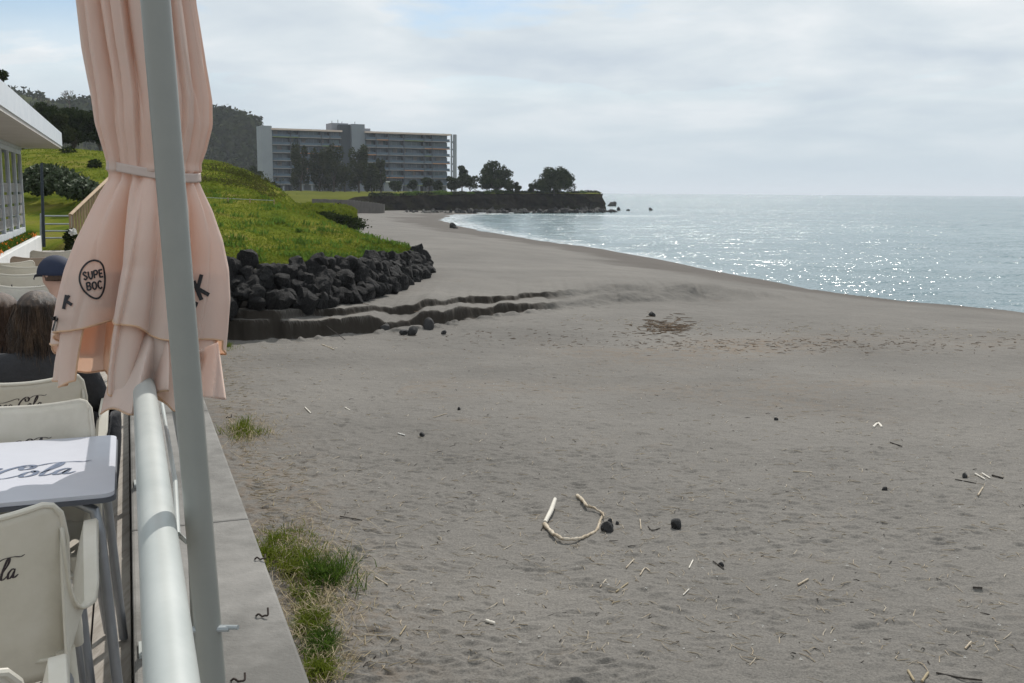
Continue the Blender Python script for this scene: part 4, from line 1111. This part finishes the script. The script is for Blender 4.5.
# ------------------------------------------------------------------ people (seated)
def skin_obj(name, J, E_, m, parent=None, sub=2):
    me = bpy.data.meshes.new(name); me.from_pydata([tuple(j[0]) for j in J], E_, []); me.materials.append(MATS[m])
    o = bpy.data.objects.new(name, me); COL.objects.link(o)
    md = o.modifiers.new('skin', 'SKIN'); md.use_smooth_shade = True; md.branch_smoothing = .3
    if not me.skin_vertices: me.skin_vertices.new()
    for i, j in enumerate(J):
        r_ = j[1]; me.skin_vertices[0].data[i].radius = (r_, r_) if not isinstance(r_, tuple) else r_
    me.skin_vertices[0].data[0].use_root = True
    s_ = o.modifiers.new('sub', 'SUBSURF'); s_.levels = sub; s_.render_levels = sub
    if parent: o.parent = parent
    return o
def person(loc, rz, label, hair, cap=False, lean=0, sc=1.0, hairlong=True):
    """seated, facing +y, hips at z .50"""
    root = empty('person', loc, rz, label, 'person'); root.scale = (sc,)*3
    J = [((0,0,.52),(.15,.115)), ((0,-.02+lean*.3,.72),(.135,.10)), ((0,-.03+lean*.7,.90),(.15,.10)), ((0,-.02+lean,1.00),(.085,.07)), ((0,lean+.01,1.065),(.052,.052)), ((0,lean+.035,1.13),(.070,.078)), ((0,lean+.035,1.20),(.074,.088)), ((0,lean+.02,1.255),(.045,.055))]
    E_ = [(i,i+1) for i in range(7)]
    def limb(st, pts):
        k = len(J); J.extend(pts); E_.append((st, k)); E_.extend([(k+i,k+i+1) for i in range(len(pts)-1)]); return k+len(pts)-1
    for sg in (-1, 1):
        hnd = limb(2, [((sg*.17,-.02+lean,.965),.052), ((sg*.235,.02+lean,.72),.042), ((sg*.15,.25+lean*.5,.70),.033), ((sg*.10,.32+lean*.5,.715),(.024,.034)), ((sg*.085,.37+lean*.5,.715),(.016,.036))])
        for q in range(4): limb(hnd, [((sg*(.06+.018*q),.405+lean*.5,.713),.0085), ((sg*(.058+.018*q),.435+lean*.5,.700),.0075)])
        limb(hnd, [((sg*.05,.36+lean*.5,.73),.009), ((sg*.035,.385+lean*.5,.73),.008)])
        limb(0, [((sg*.10,.10,.50),.078), ((sg*.12,.42,.50),.058), ((sg*.12,.40,.28),.048), ((sg*.12,.38,.08),.036), ((sg*.12,.44,.045),(.035,.03)), ((sg*.12,.53,.035),(.035,.022))])
    # nose, ears
    limb(6, [((0,lean+.118,1.185),.013)]); 
    for sg in (-1,1): limb(6, [((sg*.076,lean+.03,1.18),.016), ((sg*.084,lean+.02,1.195),.010)])
    skin_obj('body', J, E_, 'skin', root)
    # jacket
    K = [((0,0,.48),(.19,.15)), ((0,-.02+lean*.3,.70),(.18,.14)), ((0,-.03+lean*.7,.88),(.185,.13)), ((0,-.025+lean,.985),(.13,.10)), ((0,lean-.01,1.045),(.075,.075))]; EK = [(0,1),(1,2),(2,3),(3,4)]
    for sg in (-1,1):
        k = len(K); K += [((sg*.185,-.02+lean,.955),.078), ((sg*.255,.02+lean,.72),.064), ((sg*.17,.22+lean*.5,.70),.052)]; EK += [(2,k),(k,k+1),(k+1,k+2)]
    skin_obj('jacket', K, EK, 'black_cloth', root)
    K = [((0,0,.50),(.165,.13))]; EK = []
    for sg in (-1,1):
        k = len(K); K += [((sg*.10,.12,.50),.088), ((sg*.12,.43,.50),.070), ((sg*.12,.40,.26),.060), ((sg*.12,.385,.10),.052)]; EK += [(0,k),(k,k+1),(k+1,k+2),(k+2,k+3)]
    skin_obj('trousers', K, EK, 'jeans', root)
    hd = Vector((0, lean+.035, 1.19))
    if cap:
        G = []
        for j in range(11):
            ph = R(90)*j/10; G.append([hd+Vector((math.cos(a)*.098*math.sin(ph+.001), math.sin(a)*.112*math.sin(ph+.001)+.0, -.012+.112*math.cos(ph))) for a in np.linspace(0,2*math.pi,33)[:-1]])
        MB().grid(G, True).build('cap_crown', 'navy_cloth', root, solid=.004)
        G = []
        for j in range(7):
            t = j/6; G.append([hd+Vector((math.sin(a)*(.084-.02*t), .075+.055*t*math.cos(a*.95)+ .015, -.004-.026*t-.014*(a/1.2)**2)) for a in np.linspace(-1.2,1.2,15)])
        MB().grid(G).build('cap_brim', 'navy_cloth', root, solid=.004)
        G = []
        for j in range(6):
            t = j/5; G.append([hd+Vector((math.cos(a)*(.086-.012*t), math.sin(a)*(.098-.012*t)-.006, .02-.065*t)) for a in np.linspace(R(-190),R(10),21)])
        MB().grid(G).build('hair', hair, root, solid=.006)
    else:
        G = []; nn = 64
        for j in range(26):
            t = j/25; 
            if t < .42:
                ph = t/.42*R(88); rx, ry, z = .100*math.sin(ph), .112*math.sin(ph), .105*math.cos(ph)
            else:
                q = (t-.42)/.58; rx = .102+.020*math.sin(q*2.6); ry = .112-.02*q; z = -(.25 if hairlong else .12)*q
            rowp = []
            for a in np.linspace(0, 2*math.pi, nn+1)[:-1]:
                w = 1+ (.07*mnoise.noise(Vector((math.cos(a)*5, math.sin(a)*5, t*1.5+loc[0]*3))) + .03*math.sin(a*14+t*3))*min(1,t*2)
                fr_ = math.sin(a)           # front = +y: hair opens round the face
                yy = math.sin(a)*ry*w
                if t > .42 and fr_ > .55: yy = min(yy, .055)
                rowp.append(hd+Vector((math.cos(a)*rx*w, yy-.012, z)))
            G.append(rowp)
        MB().grid(G, True).build('hair', hair, root, solid=.005)
        # loose strands
        st = MB()
        for _ in range(620):
            a = random.uniform(math.pi*.98, 2.02*math.pi); r0 = random.uniform(.98,1.06); l = random.uniform(.12,.30 if hairlong else .2)
            p0 = hd+Vector((math.cos(a)*.098*r0, math.sin(a)*.112*r0-.012, random.uniform(-.02,.05)))
            p1 = p0+Vector((math.cos(a)*.02+random.gauss(0,.008), math.sin(a)*.012, -l*.5)); p2 = p1+Vector((random.gauss(0,.016), random.gauss(0,.012), -l*.5))
            st.tube([p0,p1,p2], [.0013,.0012,.0005], 4, False)
        st.build('hair_strands', hair, root)
    return root
w = pt(38, 300, 4.42); person((w.x, w.y, 0), AL+R(-6), 'person with long wavy brown hair and black jacket, back to camera', 'brown_hair', lean=-.03, sc=.90)
w = pt(-1, 300, 4.75); person((w.x, w.y, 0), AL+R(10), 'person with reddish brown hair and dark jacket at the left frame edge', 'dark_hair', lean=-.02, sc=.865)
w = pt(61, 275, 5.75); person((w.x, w.y, 0), AL+R(48), 'person in a navy baseball cap seated behind the parasol cloth', 'dark_hair', cap=True, sc=.955)

# ------------------------------------------------------------------ cafe building
cb = empty('cafe_building', uv(-2.28,18,0), AL, 'low white cafe building with a deep flat roof and glass doors', 'cafe')
def loc_box(b_, a, c): b_.box(a, c); return b_   # local: x=u+2.5, y=v-18
V0, V1 = -9, 10.6
MB().box((-6,V0,2.62),(.78,V1+.4,2.68)).build('soffit', 'soffit', cb, smooth=False)
MB().box((-6.1,V0,2.682),(.80,V1+.42,3.02)).build('roof', 'fascia', cb, smooth=False)
MB().box((-5.5,V0+.2,-.2),(-.2,V1-.2,.52)).build('plinth', 'white_paint', cb, smooth=False)
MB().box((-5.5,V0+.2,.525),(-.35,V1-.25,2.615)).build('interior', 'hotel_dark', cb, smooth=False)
n = 13
for i in range(n):
    a = V0+.2+(V1-V0-.4)*i/n; b1 = V0+.2+(V1-V0-.4)*(i+1)/n
    f = MB().box((-.20,a,.53),(-.12,a+.06,2.54)).box((-.20,b1-.06,.53),(-.12,b1-.001,2.54)).box((-.20,a+.061,.53),(-.12,b1-.061,.66)).box((-.20,a+.061,2.44),(-.12,b1-.061,2.54)).build('door_frame', 'frame_white', cb, smooth=False)
    MB().box((-.18,a+.062,.662),(-.16,b1-.062,2.438)).build('door_glass', 'facade_glass', f, smooth=False)
    for k in range(4):
        if i > 5: MB().box((-.157,a+.16,.75+.26*k),(-.153,b1-.16,.95+.26*k)).build('notice_sheet', 'poster', f, smooth=False)
MB().box((-.22,V0+.2,2.545),(-.10,V1-.2,2.615)).build('lintel', 'frame_white', cb, smooth=False)
MB().box((-.9,V1-3.2,3.025),(-.4,V1-2.7,3.45)).build('vent', 'soffit', cb, smooth=False)
# planter wall
pw = MB().box((-2.26,8.0,0),(-2.12,29.3,.40), uv).build('planter_wall', 'white_paint', None, smooth=False, bevel=.01); setp(pw, 'low white rendered planter wall along the terrace', 'wall')
so = MB().box((-2.42,8.0,-.04),(-2.27,29.3,.34), uv).build('planter_soil', 'soil', None, smooth=False); setp(so, kind='structure')
Pp = np.array([tuple(uv(random.uniform(-2.42,-2.28), random.uniform(9,29), .36)) for _ in range(9000)]); 
setp(blades('planter_greenery', Pp, .16, .02, 'blade_dark', 1.0), 'green leaves filling the planter below the glass doors', 'plants', kind='stuff')
for k in range(16):
    v = 29-k*.9-random.uniform(0,.4); c = uv(random.uniform(-2.40,-2.3), v, .46)
    o = leaves(ell((0,0,0),(.14,.16,.07),60,.1), .035, 'orange_flowers', 'flower_orange'); o.location = c
    setp(o, 'cluster of orange blooms in the planter below the glass doors', 'flowers', 'orange flower clusters in the planter')
# terrace end: pipe fence, lamp post, wooden handrail, bouquet
g = empty('pipe_fence', uv(-1.9,29.2,0), 0, 'grey fence of four horizontal pipes closing the far end of the terrace', 'fence')
def gl(px, py, d=29.0): return pt(px, py, d)-g.location
for y in (216, 224, 231, 238):
    MB().tube([gl(41,y), gl(71,y)], .022, 8).build('pipe', 'galv', g)
for x in (41, 71): MB().tube([gl(x,213.5), gl(x,247.5)], .03, 8).build('post', 'galv', g)
lp = pt(44, 247, 28.6); g = MB().tube([Vector((0,0,0)), pt(42.2,190,28.6)-lp, pt(41.5,163,28.6)-lp], [.045,.04,.035], 10).build('lamp_post', 'hotel_dark'); g.location = lp
setp(g, 'thin dark post standing at the end of the white planter wall', 'post')
hr = empty('wooden_handrail', pt(70,247,27.5), 0, 'brown wooden balustrade climbing a ramp behind the parasol', 'handrail'); ho = hr.location
r0, r1 = pt(70,215,27.5), pt(130,158,34)
MB().tube([r0-ho, r1-ho], .055, 8, flat=.6).build('top_rail', 'wood_rail', hr)
l0, l1 = pt(71,246,27.5), pt(132,190,34)
MB().tube([l0-ho, l1-ho], .04, 8).build('bottom_rail', 'wood_rail', hr)
for i in range(26):
    t = i/25; MB().tube([l0.lerp(l1,t)-ho, r0.lerp(r1,t)-ho], .03, 6).build('baluster', 'wood_rail', hr)
o = leaves(ell((0,0,0),(.20,.2,.42),420,.1), .05, 'potted_shrub', 'leaf_dark'); o.location = pt(71,243,26.5); setp(o, 'dark leafy plant at the foot of the wooden handrail', 'plant')
o = leaves(ell((0,0,0),(.10,.1,.10),120,.1), .035, 'white_flowers', 'flower_white'); o.location = pt(73,232,26.2); setp(o, 'bunch of white flowers beside the wooden handrail', 'flowers')

# ------------------------------------------------------------------ things on the sand and wall
def stick(name, pxs, rad, m, label, cat_='driftwood', lift=.3, group=None):
    P = [on_sand(*q) for q in pxs]; c = P[0].copy(); rad = rad*.46 if not isinstance(rad,(list,tuple)) else rad
    pts = cat(np.array([tuple(p) for p in P]), max(2,(len(P)-1)*6)); n = len(pts)
    rs = [ (rad if not isinstance(rad,(list,tuple)) else float(np.interp(i/(n-1), np.linspace(0,1,len(rad)), rad)))*(1+.12*math.sin(i*2.3)) for i in range(n)]
    b_ = MB().tube([Vector(p)-c+Vector((0,0,rs[i]*lift+.008)) for i, p in enumerate(pts)], rs, 9).build(name, m)
    b_.location = c; return setp(b_, label, cat_, group)
br = empty('driftwood_branch', on_sand(545,523), 0, 'long bleached driftwood branch bent into an open loop on the sand', 'driftwood')
bo = br.location.copy()
loop = [(544.5,526),(553,537),(563,543),(576,542),(589,536),(597,530),(600,522),(602.5,515),(594,511),(587,509.5),(583,503),(577,496.5)]
P = [on_sand(*q) for q in loop]; A_ = np.array([tuple(p) for p in P]); pts = .45*cat(A_, 90) + .55*np.array([[np.interp(t, range(len(A_)), A_[:,k]) for k in range(3)] for t in np.linspace(0, len(A_)-1, 90)]) + rng.normal(size=(90,3))*.0025
rs = [float(np.interp(i/89, [0,.06,.2,.45,.7,.78,.9,1], [.024,.019,.016,.014,.011,.015,.018,.023]))*(1+.15*math.sin(i*1.1)+.08*math.sin(i*2.9)) for i in range(90)]
MB().tube([Vector(p)-bo+Vector((0,0,.02+.02*math.sin(i*.11))) for i, p in enumerate(pts)], rs, 12).build('bough', 'driftwood', br)
e0, e1, e2 = on_sand(545,525), on_sand(551,516), on_sand(555,507)
MB().tube([e0-bo+Vector((0,0,.03)), e1-bo+Vector((0,0,.06)), e2-bo+Vector((0,0,.09))], [.021,.025,.020], 10).build('bleached_end', 'bleached', br)
MB().tube([P[7]-bo+Vector((0,0,.03)), on_sand(604,521)-bo+Vector((0,0,.05))], [.013,.005], 8).build('twig', 'driftwood', br)
for px, py, s_, lb in [(607.5,531,.070,'dark round stone touching the right side of the driftwood loop'),(610,523.5,.05,'small dark stone above the round one beside the driftwood'),(617,525,.04,'tiny dark stone right of the driftwood loop'),(675.5,527.5,.070,'dark round stone lying alone right of the driftwood loop'),
    (422,436,.06,'small dark pebble in the middle of the near sand'),(459,410,.055,'small dark pebble farther up the sand beside a white scrap'),(652,299,.12,'round dark ball-like stone below the smooth bank'),
    (428,329,.20,'dark lump of soil fallen below the scarp'),(413,335,.15,'flat dark clod at the foot of the scarp'),(444,334,.11,'small clod rightmost below the scarp'),(404,334.5,.12,'dark clod left of the flat one below the scarp'),(385,331,.16,'earth clod against the foot of the scarp'),
    (721,566,.04,'small dark stone at the tip of a twig in the near sand'),(776,420,.05,'dark pebble in the right middle sand'),(885,490,.05,'dark pebble beside scattered twigs at right'),(965,478,.06,'dark stone left of the twig pile at right')]:
    s_ *= 1 if s_ in (.070,.12,.20,.16,.15) else .7; p = on_sand(px, py); o = place_rock(p+Vector((0,0,s_*.45)), s_, lb, None, 'stone', rock_mesh(random.randint(100,200),'wet_stone',3,.22), (1.1,1,.8)); o['category'] = 'stone'
p = on_sand(452.5, 228); o = place_rock(p+Vector((0,0,.25)), .55, 'lone black rock with a pointed top near the water edge', None, 'beach_rock', RS[1], (.9,.8,1.0)); o['category'] = 'rock'
o = place_rock(on_sand(455,228.5)+Vector((0,0,.1)), .35, 'small black rock against the pointed one near the water', None, 'beach_rock', RS[2], (1.4,.8,.7)); o['category'] = 'rock'
SPEC = [([(543,527),(541,531)],.012,'twig_dark','short dark stick left of the driftwood loop'),
 ([(626,569),(634,560)],.012,'driftwood','pale stub standing in the sand below the dark stones'),
 ([(600,588),(606,580)],.012,'driftwood','thin pale stick at the left of the straw group'),([(616,593),(628,584)],.014,'dry_straw','longest straw of the group below the driftwood loop'),([(612,604),(620,602)],.010,'dry_straw','short straw at the foot of the straw group'),
 ([(640,576),(645,569),(650,572)],.012,'driftwood','curved pale twig right of the straw group'),([(689,569),(693,561)],.013,'bleached','white chip of wood below the lone dark stone'),([(683,596),(689,590)],.010,'bleached','bleached chip lower down below the lone dark stone'),
 ([(713,562),(724,570)],.012,'twig_dark','dark twig ending at a small stone'),([(648,527),(652,531),(660,529)],.012,'twig_dark','curved dark twig between the two round stones'),([(640,520),(641,530)],.012,'driftwood','upright pale twig between the round stones'),
 ([(486,622),(495,625)],.03,'bleached','chunky white scrap in the lower left sand'),([(384,520),(396,523)],.008,'driftwood','thin stick above the grass tufts'),([(375,578),(388,586)],.014,'driftwood','pale stick right of the largest grass tuft'),
 ([(400,636),(406,627)],.012,'dry_straw','straw sticking up in the lower left sand'),([(340,517),(362,521)],.012,'twig_dark','long dark twig near the concrete wall'),([(345,408),(350,411)],.02,'bleached','white scrap far up beside the concrete wall'),
 ([(305,408),(311,414)],.022,'bleached','curled white scrap by the upper grass'),([(398,434),(405,436)],.02,'shell','white shell left of the dark pebble'),([(873,428),(878,424),(882,428)],.035,'bleached','white forked fragment in the right middle sand'),
 ([(793,472),(812,473)],.016,'driftwood','pale flat stick in the right middle sand'),([(798,586),(808,580)],.018,'driftwood','pale stick in the lower right sand'),([(962,664),(968,676)],.0,'dry_straw',''),
 ([(908,672),(914,682)],.02,'dry_straw','left of the two yellow straws at the bottom right'),([(922,683),(928,674)],.02,'dry_straw','right of the two yellow straws at the bottom right'),([(936,674),(960,679),(982,682)],.014,'twig_dark','long dark twig at the bottom right corner'),
 ([(965,650),(971,643)],.016,'driftwood','short pale stick in the far right lower sand'),([(975,474),(985,480)],.02,'bleached','white strip of the twig pile at right'),([(982,474),(990,479)],.02,'bleached','second white strip of the twig pile at right'),([(992,476),(1003,479)],.022,'twig_dark','dark stick at the right of the twig pile'),
 ([(978,496),(983,488)],.018,'driftwood','brown stub below the twig pile at right'),([(955,480),(976,484)],.012,'twig_dark','thin dark twig running into the pile at right'),([(968,650),(974,652)],.0,'',''),([(890,443),(902,447)],.016,'twig_dark','short dark stick below the white forked fragment'),
 ([(660,444),(672,446)],.01,'driftwood','faint pale stick above the driftwood loop'),([(433,418),(447,414)],.012,'driftwood','pale stick right of the small pebble up the sand'),([(712,556),(738,520)],.0,'',''),([(973,588),(982,591)],.018,'twig_dark','dark stick in the far right sand'),
 ([(322,345),(334,350)],.03,'driftwood','stick of driftwood lying below the dark scarp'),([(326,336),(345,340)],.02,'twig_dark','dark stick at the foot of the scarp')]
for pxs, rad, m, lb in SPEC:
    if rad: stick('driftwood_stick', pxs, rad, m, lb, 'stick')
# uncountable small litter
def litter(name, n, fn, m, lr, rr_, label):
    b_ = MB()
    for _ in range(n):
        px, py = fn(); p = on_sand(px, py) if False else None
        q = pz(px, py, CZ-3.45); x, y = q.x, q.y; z = ground_z(x, y); dd = math.hypot(x, y)
        a = random.uniform(0, 6.28); l = random.uniform(*lr); r_ = random.uniform(*rr_)
        mid = Vector((x+math.cos(a)*l*.5+random.gauss(0,l*.12), y+math.sin(a)*l*.5+random.gauss(0,l*.12), z+r_+random.uniform(0,.01)))
        b_.tube([Vector((x,y,z+r_*.4)), mid, Vector((x+math.cos(a)*l, y+math.sin(a)*l, z+r_*.6+random.uniform(0,.015)))], [r_, r_, r_*.5], 4)
    setp(b_.build(name, m, smooth=False), label, 'litter', kind='stuff')
def any_sand():
    while True:
        px = random.uniform(235, 1024); py = 335 + 348*random.random()**1.15
        if px > 232+(py-405)*.36+4: return px, py
def band():
    px = random.gauss(760,170); return px, 338+random.gauss(0,5)+(px-700)*.02
def tide():
    px = random.uniform(560,1024); return px, 318+(px-560)*.03+random.gauss(0,3)
def pile():
    return random.gauss(665,14), random.gauss(322,3.5)
def by_wall():
    py = 340+343*random.random(); return 205+max(0,(py-405))*.378+random.expovariate(1/26.)+14, py
def mid():
    return random.gauss(640,190), random.gauss(530,70)
litter('pale_straw_litter', 1500, any_sand, 'driftwood', (.03,.16), (.002,.0045), 'scattered pale straws and chips over the sand')
litter('dark_twig_litter', 330, any_sand, 'twig_dark', (.02,.09), (.0015,.0045), 'scattered dark twigs and specks over the sand')
litter('strandline_litter', 520, band, 'litter_brown', (.04,.2), (.003,.008), 'strandline of pale bits crossing the beach')
litter('upper_strandline', 260, tide, 'driftwood', (.05,.18), (.003,.008), 'thin strandline of pale chips near the smooth bank')
litter('reed_heap', 200, pile, 'litter_brown', (.1,.4), (.006,.012), 'brown heap of reeds below the smooth bank')
litter('wall_foot_litter', 900, by_wall, 'dry_straw', (.04,.16), (.002,.004), 'dry straw gathered along the foot of the concrete wall')
litter('middle_litter', 360, mid, 'driftwood', (.04,.16), (.0015,.004), 'pale chips around the driftwood loop')
sh = MB()
for _ in range(260):
    px, py = any_sand(); q = pz(px, py, CZ-3.45); z = ground_z(q.x, q.y); r_ = random.uniform(.006,.016)
    sh.raw([(q.x-r_,q.y,z+.004),(q.x,q.y-r_,z+.006),(q.x+r_,q.y,z+.004),(q.x,q.y+r_*.7,z+.014)], [(0,1,2,3),(0,3,2,1)])
setp(sh.build('shell_fragments', 'shell', smooth=False), 'tiny white shell fragments sprinkled on the sand', 'shells', kind='stuff')
# grass along the wall
TUF = [((226,348),8,.22,'small tuft of grass at the foot of the dark scarp beside the parasol',300,'blade'),((237,430),9,.26,'grass tuft growing by the wall below the parasol hem',500,'blade'),((250,436),9,.22,'trailing grass just right of the tuft below the parasol',300,'blade'),
 ((280,556),14,.26,'grass at the upper left of the large clump beside the wall',900,'blade'),((296,566),16,.26,'bright middle of the large grass clump beside the wall',1100,'blade'),((308,576),14,.20,'lower part of the large grass clump with dry stalks',700,'blade'),
 ((336,580),15,.40,'spiky upright grass tussock at the right of the large clump',900,'blade_dark'),((316,596),18,.14,'thin low grass under the spiky tussock',500,'blade'),((290,535),16,.12,'sparse dry-looking grass above the large clump',350,'blade'),
 ((312,628),10,.22,'green grass tuft at the wall, second from the bottom',800,'blade'),((316,650),10,.24,'rich green grass tuft near the bottom of the wall',1000,'blade_dark'),((322,676),9,.22,'grass tuft cut by the bottom edge beside the wall',700,'blade'),((304,612),8,.16,'short grass between the large clump and the lower tufts',400,'blade')]
for (px, py), spx, l, lb, n, m in TUF:
    c = on_sand(px, py); sp = spx*c.y/F
    n = int(n*.6); P = np.array([[random.gauss(0,sp*.70), random.gauss(0,sp*1.25), 0] for _ in range(n)]); P += np.array([[vn(q[0],q[1],6,3), vn(q[0],q[1],6,5), 0] for q in P+np.array([c.x,c.y,0])])*sp*2.4
    for q in P: q[2] = ground_z(c.x+q[0], c.y+q[1])-c.z
    o = blades('grass_tuft', P, l*.50, .0042, m, 1.3); o.location = c; setp(o, lb, 'grass tuft')
for (px, py), spx, l, lb, n, m in TUF[1:]:
    c = on_sand(px+4, py+2); sp = spx*c.y/F*1.5
    P = np.array([[random.gauss(0,sp), random.gauss(0,sp*2.2), 0] for _ in range(120)])
    for q in P: q[2] = ground_z(c.x+q[0], c.y+q[1])-c.z
    o = blades('dry_grass', P, .13, .003, 'dry_straw', 2.2); o.location = c; setp(o, 'dry straw tangled in the grass beside the wall', 'dry grass', kind='stuff')
# wire hooks on the wall
def hook(px, py, lb, sc=1.0):
    sc *= .38; c = pz(px, py, .102); r_ = random.uniform; P = [(-.06,.01,.004),(-.03,r_(-.02,.02),.03),(0,0,.008),(.03,r_(-.03,.0),.02),(.06,-.02,.03),(.05,.03,r_(.05,.08))]
    o = MB().tube([Vector(p)*sc for p in cat(np.array(P), 30)], .0036, 7).build('wire_hook', 'rust'); o.location = c; setp(o, lb, 'wire hook')
hook(260,560,'bent rusty wire hook in the concrete, the farther one'); hook(262,617,'bent rusty wire hook in the concrete, the nearer one', 1.0); hook(238,682,'bent wire lying on the concrete at the bottom edge', 1.0)
hook(229,418,'small wire stub on the far part of the concrete wall', .8)

# ------------------------------------------------------------------ haze
hz = MB().box((-13500,-1500,-15),(13500,13000,70)).build('haze', 'soil', None, smooth=False)
m = bpy.data.materials.new('haze_air'); m.use_nodes = True; nt = m.node_tree; nt.nodes.clear()
out = nt.nodes.new('ShaderNodeOutputMaterial'); pv_ = nt.nodes.new('ShaderNodeVolumePrincipled')
pv_.inputs['Color'].default_value = (.86,.92,1,1); pv_.inputs['Density'].default_value = .00015; pv_.inputs['Anisotropy'].default_value = .25
nt.links.new(pv_.outputs[0], out.inputs['Volume']); hz.data.materials.clear(); hz.data.materials.append(m)
setp(hz, kind='stuff')

# ------------------------------------------------------------------ sky and sun
SUN_AZ, SUN_EL = R(11), R(46)          # azimuth to the right of the view direction
W = bpy.data.worlds.new('World'); S.world = W; W.use_nodes = True; nt = W.node_tree; nt.nodes.clear(); L = nt.links.new
out = nt.nodes.new('ShaderNodeOutputWorld'); bg = nt.nodes.new('ShaderNodeBackground'); L(bg.outputs[0], out.inputs[0])
sky = nt.nodes.new('ShaderNodeTexSky'); sky.sky_type = 'NISHITA'; sky.sun_disc = False; sky.sun_elevation = SUN_EL; sky.sun_rotation = SUN_AZ
sky.air_density = 1.0; sky.dust_density = .4; sky.ozone_density = 1.0
tc = nt.nodes.new('ShaderNodeTexCoord'); sep = nt.nodes.new('ShaderNodeSeparateXYZ'); L(tc.outputs['Generated'], sep.inputs[0])
zz = add(nt, 'ShaderNodeMath', operation='MAXIMUM'); L(sep.outputs[2], zz.inputs[0]); zz.inputs[1].default_value = 0
za = add(nt, 'ShaderNodeMath', operation='ADD'); L(zz.outputs[0], za.inputs[0]); za.inputs[1].default_value = .16
dx = add(nt, 'ShaderNodeMath', operation='DIVIDE'); L(sep.outputs[0], dx.inputs[0]); L(za.outputs[0], dx.inputs[1])
dy = add(nt, 'ShaderNodeMath', operation='DIVIDE'); L(sep.outputs[1], dy.inputs[0]); L(za.outputs[0], dy.inputs[1])
cb_ = nt.nodes.new('ShaderNodeCombineXYZ'); L(dx.outputs[0], cb_.inputs[0]); L(dy.outputs[0], cb_.inputs[1]); cb_.inputs[2].default_value = 3.7
n1 = add(nt, 'ShaderNodeTexNoise', Scale=.9, Detail=9, Roughness=.55, Distortion=.3); L(cb_.outputs[0], n1.inputs['Vector'])
cov = ramp(nt, n1.outputs['Fac'], [(.37,(.05,.05,.05)),(.46,(1,1,1))])
hzr = ramp(nt, sep.outputs[2], [(.0,(1,1,1)),(.11,(0,0,0))])
hz2 = ramp(nt, sep.outputs[2], [(.0,(1,1,1)),(.08,(1,1,1)),(.165,(0,0,0))])
cv = add(nt, 'ShaderNodeMath', operation='MAXIMUM'); L(cov.outputs[0], cv.inputs[0]); L(hz2.outputs[0], cv.inputs[1])
n2 = add(nt, 'ShaderNodeTexNoise', Scale=1.5, Detail=8, Roughness=.5, Distortion=.2); L(cb_.outputs[0], n2.inputs['Vector'])
CB = 1.15
cc = ramp(nt, n2.outputs['Fac'], [(.30,(.50*CB,.57*CB,.64*CB)),(.48,(.62*CB,.68*CB,.72*CB)),(.64,(.76*CB,.79*CB,.81*CB))])
hc = add(nt, 'ShaderNodeMix', data_type='RGBA'); L(hzr.outputs[0], hc.inputs[0]); L(cc.outputs[0], hc.inputs[6]); hc.inputs[7].default_value = (.57,.665,.73,1)
sc_ = add(nt, 'ShaderNodeMix', data_type='RGBA', blend_type='MULTIPLY'); sc_.inputs[0].default_value = 1; L(sky.outputs[0], sc_.inputs[6]); sc_.inputs[7].default_value = (.1,.1,.1,1)
mx = add(nt, 'ShaderNodeMix', data_type='RGBA'); L(cv.outputs[0], mx.inputs[0]); L(sc_.outputs[2], mx.inputs[6]); L(hc.outputs[2], mx.inputs[7])
L(mx.outputs[2], bg.inputs[0]); bg.inputs[1].default_value = 1.0
sd_ = bpy.data.lights.new('sun', 'SUN'); sd_.energy = 3.6; sd_.angle = R(.6); sd_.color = (1,.955,.89)
sun = bpy.data.objects.new('sun', sd_); COL.objects.link(sun)
dv = Vector((math.sin(SUN_AZ)*math.cos(SUN_EL), math.cos(SUN_AZ)*math.cos(SUN_EL), math.sin(SUN_EL)))
sun.rotation_euler = dv.to_track_quat('Z','Y').to_euler()
S.view_settings.view_transform = 'Standard'; S.view_settings.look = 'None'; S.view_settings.exposure = 0; S.view_settings.gamma = 1
cy = S.cycles
cy.use_denoising = True
try: cy.denoiser = 'OPENIMAGEDENOISE'; cy.denoising_prefilter = 'ACCURATE'
except Exception: pass
cy.max_bounces = 6; cy.diffuse_bounces = 3; cy.glossy_bounces = 3; cy.transmission_bounces = 3; cy.volume_bounces = 0; cy.transparent_max_bounces = 6
cy.caustics_reflective = False; cy.caustics_refractive = False; cy.sample_clamp_indirect = 4
cy.use_adaptive_sampling = False
